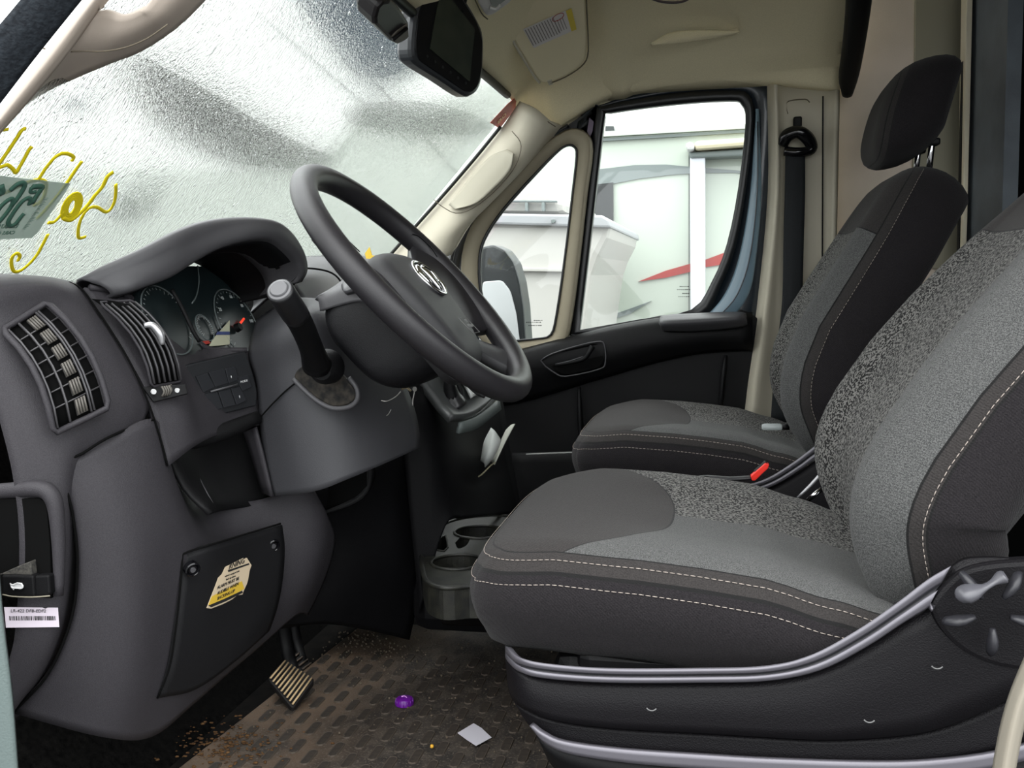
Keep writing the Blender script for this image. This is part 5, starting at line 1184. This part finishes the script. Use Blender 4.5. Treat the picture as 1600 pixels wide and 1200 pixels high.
# ------------------------------------------------------------------ floor mat, pedals, litter
mt = bpy.data.materials.new('dirty_mat'); mt.use_nodes = True; t = mt.node_tree; b = t.nodes['Principled BSDF']; b.inputs['Roughness'].default_value = .75; b.inputs['Specular IOR Level'].default_value = .25
co = t.nodes.new('ShaderNodeNewGeometry')
def nz(sc, det, lo_, hi_):
    n = t.nodes.new('ShaderNodeTexNoise'); n.inputs['Scale'].default_value = sc; n.inputs['Detail'].default_value = det; t.links.new(co.outputs['Position'], n.inputs['Vector'])
    r = t.nodes.new('ShaderNodeMapRange'); r.inputs[1].default_value = lo_; r.inputs[2].default_value = hi_; t.links.new(n.outputs[0], r.inputs[0]); return r.outputs[0]
def mxc(f, c1, c2):
    n = t.nodes.new('ShaderNodeMix'); n.data_type = 'RGBA'; t.links.new(f, n.inputs[0])
    for i, c in ((6, c1), (7, c2)):
        if isinstance(c, tuple): n.inputs[i].default_value = (*c, 1)
        else: t.links.new(c, n.inputs[i])
    return n.outputs[2]
sx = t.nodes.new('ShaderNodeSeparateXYZ'); t.links.new(co.outputs['Position'], sx.inputs[0])
mr = t.nodes.new('ShaderNodeMapRange'); mr.inputs[1].default_value = -.48; mr.inputs[2].default_value = -.66; t.links.new(sx.outputs[0], mr.inputs[0])
mu = t.nodes.new('ShaderNodeMath'); mu.operation = 'MULTIPLY'; t.links.new(mr.outputs[0], mu.inputs[0]); t.links.new(nz(9, 4, .35, .6), mu.inputs[1])
c_ = mxc(nz(40, 4, .4, .62), (.022, .019, .0165), (.052, .043, .035))
c_ = mxc(mu.outputs[0], c_, (.115, .078, .052))
c_ = mxc(nz(260, 2, .56, .66), c_, (.09, .075, .06))
t.links.new(c_, b.inputs['Base Color'])
bb = t.nodes.new('ShaderNodeBump'); bb.inputs['Strength'].default_value = .6; bb.inputs['Distance'].default_value = .002; t.links.new(nz(200, 3, 0, 1), bb.inputs['Height']); t.links.new(bb.outputs[0], b.inputs['Normal'])
mo = [Vector((-.74, 1.36, .008)), Vector((-.70, 1.80, .008)), Vector((-.14, 1.80, .008)), Vector((-.14, .95, .008)), Vector((-.78, .95, .008))]
mat_o = slab('floor_mat', mo, .010, mt, None, .003); tag(mat_o, 'muddy black rubber floor mat with raised oval ribs under the pedals', 'floor mat')
# one stadium shaped rib, shared mesh
bm = bmesh.new()
def stad(rx, hl, z, n=4):
    out = []
    for k in range(n+1):
        a = math.pi*k/n; out.append((rx*math.cos(a), hl+rx*math.sin(a), z))
    for k in range(n+1):
        a = math.pi+math.pi*k/n; out.append((rx*math.cos(a), -hl+rx*math.sin(a), z))
    return out
A = [bm.verts.new(p) for p in stad(.0078, .0150, 0)]; B = [bm.verts.new(p) for p in stad(.0068, .0148, .0020)]; B2 = [bm.verts.new(p) for p in stad(.0058, .0148, .0015)]
bm.faces.new(B2).material_index = 1
for i in range(len(B)): bm.faces.new((B[i], B[(i+1) % len(B)], B2[(i+1) % len(B)], B2[i]))
for i in range(len(A)): bm.faces.new((A[i], A[(i+1) % len(A)], B[(i+1) % len(A)], B[i]))
bmesh.ops.recalc_face_normals(bm, faces=bm.faces)
rib_me = bpy.data.meshes.new('rib'); bm.to_mesh(rib_me); bm.free(); rib_me.materials.append(mat('rib_rim', (.060, .048, .038), .8, .2)); rib_me.materials.append(mat('rib_top', (.026, .022, .019), .7, .2, noise=1, nscale=120, col2=(.042, .034, .027)))
cnt = 0
for k in range(18):
    for r_ in range(8):
        xx = -.705+k*.031; yy = 1.19+r_*.058+(k % 2)*.029
        if xx > -.155 or yy > 1.63: continue
        o = bpy.data.objects.new('rib', rib_me); C.objects.link(o); o.parent = mat_o; o.location = (xx, yy, .008); cnt += 1
# loose dirt
bm = bmesh.new()
for k in range(420):
    if k < 260: x, y, z = random.gauss(-.66, .07), random.gauss(1.66, .09), .010
    else: x, y, z = random.uniform(-.72, -.2), random.uniform(1.3, 1.78), .010
    if not (-.73 < x < -.15 and 1.3 < y < 1.79): continue
    s_ = random.uniform(.0008, .0024)
    bmesh.ops.create_icosphere(bm, subdivisions=1, radius=s_, matrix=Matrix.Translation((x, y, z+s_*.3)))
me = bpy.data.meshes.new('dirt_crumbs'); bm.to_mesh(me); bm.free()
dc = link('dirt_crumbs', me, mat('dirt', (.10, .08, .06), .9, .1)); tag(dc, 'scattered dirt crumbs on the floor mat', 'dirt', kind='stuff')
# leaf litter by the door side of the footwell
bm = bmesh.new()
for k in range(260):
    p = U(random.gauss(350, 48), random.gauss(1165, 20), Z=.01)
    s_ = random.uniform(.001, .0045)
    bmesh.ops.create_icosphere(bm, subdivisions=1, radius=s_, matrix=Matrix.Translation(p)@Matrix.Diagonal((1, random.uniform(.4, 1), .3, 1)))
me = bpy.data.meshes.new('leaf_litter'); bm.to_mesh(me); bm.free()
lf = link('leaf_litter', me, mat('litter_brown', (.04, .02, .01), .9, .1, noise=1, nscale=90, col2=(.13, .07, .03))); tag(lf, 'rusty brown leaf litter in the dark corner of the footwell', 'litter', kind='stuff')
# pedals
def pedal(root, q, nrib, ribm, th=.012):
    nrm = (q[1]-q[0]).cross(q[3]-q[0]).normalized()
    if nrm.dot(CAM-q[0]) < 0: nrm = -nrm
    slab('pad', q, th, mat('pedal_rubber', (.010, .009, .009), .6, .3), root, .002, round_=.008)
    for k in range(nrib):
        f_ = (k+.6)/(nrib+.2)
        a = q[0].lerp(q[1], f_); b = q[3].lerp(q[2], f_)
        tube('pad_rib', [a.lerp(b, .06)+nrm*.002, a.lerp(b, .94)+nrm*.002], .0016, ribm, root, 8, 1, .7, up=nrm)
br = thing('brake_pedal', 'brake pedal pad with worn pale diagonal ribs', 'pedal')
# corners: ribs run lower-left to upper-right
pedal(br, [U(418, 1060, 1.42), U(457, 1108, 1.38), U(492, 1060, 1.44), U(444, 1030, 1.48)], 9, mat('worn_rib', s2l((186, 160, 120)), .6))
tube('pedal_arm', [U(462, 1062, 1.46), U(450, 1020, 1.52), U(440, 940, 1.52), U(440, 820, 1.5)], .012, BLACK, br, 10, 4, .6)
ac = thing('accelerator_pedal', 'black ribbed accelerator pedal behind the brake pedal', 'pedal')
pedal(ac, [U(452, 1028, 1.56), U(480, 1056, 1.54), U(496, 1046, 1.58), U(466, 1016, 1.60)], 5, mat('rib_brown', (.10, .07, .05), .6), .01)
tube('pedal_arm', [U(474, 1036, 1.58), U(462, 990, 1.62), U(455, 920, 1.62)], .009, BLACK, ac, 10, 4, .6)
# purple cap
pc = thing('purple_cap', 'round purple plastic bottle cap on the floor mat', 'bottle cap')
pcc = U(632, 1100, Z=.010)
PUR = mat('purple_plastic', s2l((92, 20, 128)), .3, .5)
lathe('cap_shell', [(.0001, .012), (.009, .012), (.013, .010), (.0145, .006), (.015, 0)], pcc, Vector((0, 0, 1)), PUR, pc, 28)
for k in range(14):
    a = 2*math.pi*k/14; tube('cap_ridge', [pcc+Vector((.0150*math.cos(a), .0150*math.sin(a), .001)), pcc+Vector((.0140*math.cos(a), .0140*math.sin(a), .009))], .0009, PUR, pc, 6)
tube('cap_mark', [pcc+Vector((-.005, 0, .0125)), pcc+Vector((0, .003, .0125)), pcc+Vector((.005, -.002, .0125))], .0008, mat('mark_lilac', s2l((210, 150, 220)), .5), pc, 6, 3)
sc_ = slab('paper_scrap', [U(a, b, Z=.0135) for a, b in [(715, 1145), (740, 1130), (752, 1137), (768, 1152), (744, 1165), (730, 1156)]], .0006, mat('scrap_white', s2l((190, 188, 196)), .7, .2), None, 0)
tag(sc_, 'torn square white paper scrap on the floor mat', 'paper')
yb = thing('yellow_crumb', 'tiny yellow crumb on the floor mat near the paper scrap', 'crumb')
bm = bmesh.new(); bmesh.ops.create_icosphere(bm, subdivisions=2, radius=.003, matrix=Matrix.Translation(U(675, 1166, Z=.013))); me = bpy.data.meshes.new('crumb'); bm.to_mesh(me); bm.free(); link('crumb', me, mat('crumb_yellow', s2l((200, 150, 40)), .6), yb)
# ------------------------------------------------------------------ stickers
def sticker_frame(p0, p1, p2):
    x = (p1-p0).normalized(); z = x.cross(p2-p0).normalized()
    if z.dot(CAM-p0) < 0: z = -z
    return x, z.cross(x), z
bs = [U(7, 947, .900), U(91, 948, .930), U(93, 978, .930), U(10, 979, .900)]
x_, y_, z_ = sticker_frame(bs[0], bs[1], bs[3])
bar = slab('barcode_label', [p+z_*.004 for p in bs], .0004, mat('label_white', s2l((206, 196, 206)), .6, .2), None, 0); tag(bar, 'white barcode label below the hood release lever', 'label')
text('LR-422 DFB-EDF2', U(17, 954.5, .903)+z_*.0048, U(80, 955, .925)-U(17, 954.5, .903), Vector((0, 0, 1)), .0048, INK, bar)
bars = []
xx = .08
while xx < .95:
    w_ = random.choice([.010, .014, .022]); 
    bars.append([bil(bs, xx, .42)+z_*.0047, bil(bs, xx+w_, .42)+z_*.0047, bil(bs, xx+w_, .64)+z_*.0047, bil(bs, xx, .64)+z_*.0047]); xx += w_+random.choice([.010, .014, .02])
join_polys('barcode', bars, INK, bar)
ws_p = [(352, 886, 1.16), (356, 884, 1.165), (366, 879, 1.175), (380, 872, 1.19), (386, 872, 1.195), (393, 883, 1.20), (390, 892, 1.20), (388, 905, 1.195), (386, 912, 1.19), (381, 923, 1.18), (379, 929, 1.178), (371, 930, 1.17), (362, 937, 1.162), (348, 944, 1.15), (330, 951, 1.135), (323, 950, 1.13), (325, 945, 1.13), (339, 909, 1.145), (341, 903, 1.147), (347, 897, 1.152)]
fa_, fb_, fc_ = U(330, 870, 1.103), U(390, 850, 1.183), U(330, 970, 1.11)
n_w = (fb_-fa_).cross(fc_-fa_).normalized(); n_w = n_w if n_w.dot(CAM-fa_) > 0 else -n_w
pw = U(360, 905, 1.15)+n_w*.006
def UWN(a, b, o=0): return UPL(a, b, pw+n_w*o, n_w)
wl = slab('warning_label', [UWN(a, b) for a, b, c in ws_p], .0005, mat('label_cream', s2l((206, 188, 160)), .6, .2), None, 0); tag(wl, 'torn cream and yellow back up alarm warning label on the fuse panel', 'label')
slab('yellow_band', [UWN(a, b, .0004) for a, b in [(331, 932), (378, 908), (382, 920), (362, 931), (345, 939), (328, 947), (326, 945)]], .0002, mat('label_yellow', s2l((214, 178, 60)), .6), wl, 0)
slab('black_border', [UWN(a, b, .0007) for a, b in [(326, 946), (350, 936), (378, 923), (380, 926), (352, 940), (330, 949)]], .0002, INK, wl, 0)
slab('black_header', [UWN(a, b, .0005) for a, b in [(356, 891), (389, 880), (390, 882), (357, 894)]], .0002, INK, wl, 0)
def tl(s_, a0, b0, a1, b1, size, sh_=.25):
    o = UWN(a0, b0, .0009); return text(s_, o, UWN(a1, b1, .0009)-o, n_w.cross(UWN(a1, b1, .0009)-o), size, INK, wl, shear=sh_)
tl('RNING', 357, 890, 388, 877, .0108)
tl('vehicle is equipped with', 351, 902, 385, 889, .0032); tl('back up alarm', 353, 907, 373, 899, .0036)
tl('ALARM MUST BE', 339, 921, 384, 901, .0062); tl('AUDIBLE WHEN', 339, 930, 379, 911, .0062); tl('BACKING-UP', 339, 938, 373, 922, .0062)
# ------------------------------------------------------------------ overhead items
mo_ = thing('rearview_monitor', 'black rear view mirror monitor hanging at the windshield header', 'mirror')
mq = [(643, 62), (648, 20), (662, -20), (690, -45), (716, -20), (748, 32), (757, 60), (756, 110), (750, 138), (738, 150), (726, 148), (690, 124), (652, 100), (643, 84)]
mn = (U(757, 60, 1.74)-U(643, 62, 1.56)).cross(Vector((.1, 0, 1))).normalized(); mn = mn if mn.dot(CAM-U(700, 70, 1.65)) > 0 else -mn
mp_ = U(700, 70, 1.65)
def UMM(a, b, o=0): return UPL(a, b, mp_+mn*o, mn)
mpts = cr1([UMM(a, b) for a, b in mq+[mq[0]]], 3)[:-1]
slab('housing', mpts, .035, mat('monitor_grey', (.035, .038, .042), .3, .5), mo_, .008, -mn)
slab('front_frame', [p*1 for p in [UMM(a, b, .0015) for a, b in [(650, 60), (655, 20), (668, -20), (692, -38), (714, -14), (745, 34), (754, 62), (753, 108), (747, 134), (738, 144), (727, 143), (692, 119), (656, 95), (650, 80)]]], .003, mat('monitor_black', (.004, .004, .005), .5, .3), mo_, .001, -mn, round_=.006)
slab('screen', [UMM(a, b, .003) for a, b in [(684, 8), (692, -18), (742, 45), (734, 128), (672, 76)]], .001, mat('screen_dark', (.03, .036, .028), .25, .5, noise=1, nscale=20, col2=(.045, .052, .038)), mo_, 0, -mn)
for k in range(6): lathe('button', [(.0001, -.0006), (.0022, -.0006), (.0026, .001)], UMM(668+k*12, 88+k*8.4, .0018), -mn, mat('monitor_button', (.02, .02, .022), .4), mo_, 10)
tube('mount_arm', [U(715, 20, 1.68), U(724, -10, 1.70), U(732, -45, 1.72)], .010, BLACK, mo_, 10, 3)
sn_ = thing('sensor_box', 'small black sensor housing on the glass behind the rear view monitor', 'sensor')
sq_ = [(585, 30), (590, 12), (600, 2), (612, 0), (626, 14), (640, 36), (641, 60), (632, 66), (622, 71), (612, 66), (598, 52), (586, 40)]
slab('housing', [UW(a, b, .045) for a, b in sq_], .04, mat('sensor_dark', (.014, .012, .013), .4, .4), sn_, .006, -WN)
slab('front_lid', [UW(a, b, .047) for a, b in [(612, 58), (622, 48), (637, 38), (639, 58), (630, 64), (622, 68)]], .004, mat('lid_tan', (.10, .09, .075), .5), sn_, .001, -WN)
tube('lid_rib', [UW(614, 62, .050), UW(636, 44, .050)], .003, BLACK, sn_, 8)
hc = patch('header_cover', [[U(612, -30, 1.66), U(616, 0, 1.66), U(634, 30, 1.66)], [U(640, -40, 1.72), U(650, 0, 1.70), U(652, 30, 1.70)], [U(660, -50, 1.76), U(668, -20, 1.76), U(676, 10, 1.76)]], mat('cover_tan', s2l((150, 138, 110)), .6), None, .01, 3, 3)
tag(hc, 'tan mirror mount cover on the windshield header', 'cover')
# sun visor
vis = thing('sun_visor', 'beige passenger sun visor folded against the headliner', 'sun visor')
V = lambda a, b, y, o=0: U(a, b, y)+Vector((.1, 0, -1))*o
vp = [(772, -30, 1.93), (777, 8, 1.98), (792, 45, 2.05), (812, 82, 2.15), (834, 118, 2.26), (842, 129, 2.30), (858, 131, 2.31), (884, 120, 2.31), (908, 104, 2.30), (917, 92, 2.28), (919, 60, 2.20), (916, 0, 2.06), (914, -60, 1.94), (800, -90, 1.85)]
vpt = [U(a, b, y) for a, b, y in vp]
cv_ = sum(vpt, Vector())/len(vpt)
nv_ = sum(((vpt[i]-cv_).cross(vpt[(i+1) % len(vpt)]-cv_) for i in range(len(vpt))), Vector()).normalized()
if nv_.dot(CAM-cv_) < 0: nv_ = -nv_
def UV(a, b, o=0): return UPL(a, b, cv_+nv_*(o+.034), nv_)
VB = mat('visor_vinyl', s2l((228, 218, 184)), .7, .2, bump=.3, bscale=900)
slab('visor_panel', [UV(a, b) for a, b, y in vp], .016, VB, vis, .006, -nv_, round_=.02)
tube('visor_rim', [UV(a, b, .0) for a, b in [(790, 44), (812, 82), (834, 118), (843, 129)]], .003, PILLAR, vis, 8, 3)
slab('visor_clip', [UV(a, b, .002) for a, b in [(787, 30), (802, 24), (806, 31), (797, 38), (790, 36)]], .006, mat('clip_brown', s2l((96, 86, 70)), .6), vis, .001, -nv_)
slab('clip_tab', [UV(a, b, .002) for a, b in [(855, 127), (862, 125), (864, 132), (858, 134)]], .004, PILLAR, vis, .001, -nv_)
tube('visor_fold', [UV(915, -30, .001), UV(917, 20, .001), UV(919, 60, .001), UV(918, 88, .001), UV(908, 104, .001), UV(884, 120, .001), UV(860, 130, .001)], .0016, mat('fold_dark', s2l((96, 90, 70)), .8), vis, 6, 3)
lbp = [(817, 46), (883, 17), (893, 13), (901, 46), (893, 49), (834, 75)]
lb = slab('visor_label', [UV(a, b, .0022) for a, b in lbp], .0004, mat('label_pale', s2l((216, 212, 210)), .6), None, 0, -nv_); tag(lb, 'white airbag warning label with yellow end on the sun visor', 'label')
slab('label_yellow_end', [UV(a, b, .0026) for a, b in [(884, 17), (893, 13), (901, 46), (893, 49)]], .0003, mat('label_yellow2', s2l((216, 194, 66)), .6), lb, 0, -nv_)
lines = []
for k in range(15):
    f_ = k/14; a0, b0 = 820+60*f_, 47-27*f_
    if k > 10: continue
    lines.append([UV(a0, b0, .0028), UV(a0+1.2, b0-.5, .0028), UV(a0+1.2+13*(1-.15*f_), b0+24, .0028), UV(a0+13*(1-.15*f_), b0+24.5, .0028)])
for k in range(4):
    a0, b0 = 866+k*4, 33-k*1.8; lines.append([UV(a0, b0, .0028), UV(a0+1, b0-.4, .0028), UV(a0+8, b0+17, .0028), UV(a0+7, b0+17.4, .0028)])
join_polys('print_lines', lines, mat('print_grey', s2l((120, 116, 112)), .7), lb)
tube('red_oval', [UV(872+9*math.cos(t_)+0*math.sin(t_), 27-4*math.cos(t_)+5*math.sin(t_), .003) for t_ in [2*math.pi*k/20 for k in range(20)]], .0007, mat('oval_red', s2l((170, 60, 56)), .6), lb, 6, 1, 1, True)
# dome lamp unit
dl = thing('dome_lamp', 'pale plastic dome lamp and switch unit at the header by the sun visor', 'lamp')
LG = mat('lamp_grey', s2l((200, 200, 196)), .35, .4)
dn = nv_
def UD(a, b, o=0): return UPL(a, b, U(770, 5, 1.74)+dn*o, dn)
slab('lamp_base', [UD(a, b) for a, b in [(742, -40), (746, 4), (760, 26), (772, 23), (800, 2), (812, -40)]], .012, LG, dl, .004, -dn, round_=.01)
slab('lamp_lens', [UD(a, b, .003) for a, b in [(760, -20), (768, 10), (776, 12), (798, -6), (800, -24)]], .006, mat('lens', s2l((150, 156, 150)), .15, .6), dl, .003, -dn, round_=.006)
tube('lamp_lever', [UD(765, 12, .006), UD(775, 14, .008), UD(782, 8, .006)], .003, LG, dl, 8, 3)
tube('header_seam', [UD(738, -10), UD(752, 20), UD(762, 30)], .0012, mat('fold_dark', (.1, .1, .08)), dl, 6, 3)
ol = thing('overhead_lens', 'dark curved lens edge at the top of the headliner', 'lamp')
tube('lens_edge', [U(1008, -6, 1.97), U(1035, 3, 1.98), U(1065, 3, 1.99), U(1086, -8, 1.99)], .004, mat('lens_brown', (.05, .03, .03), .4), ol, 8, 4, .6)
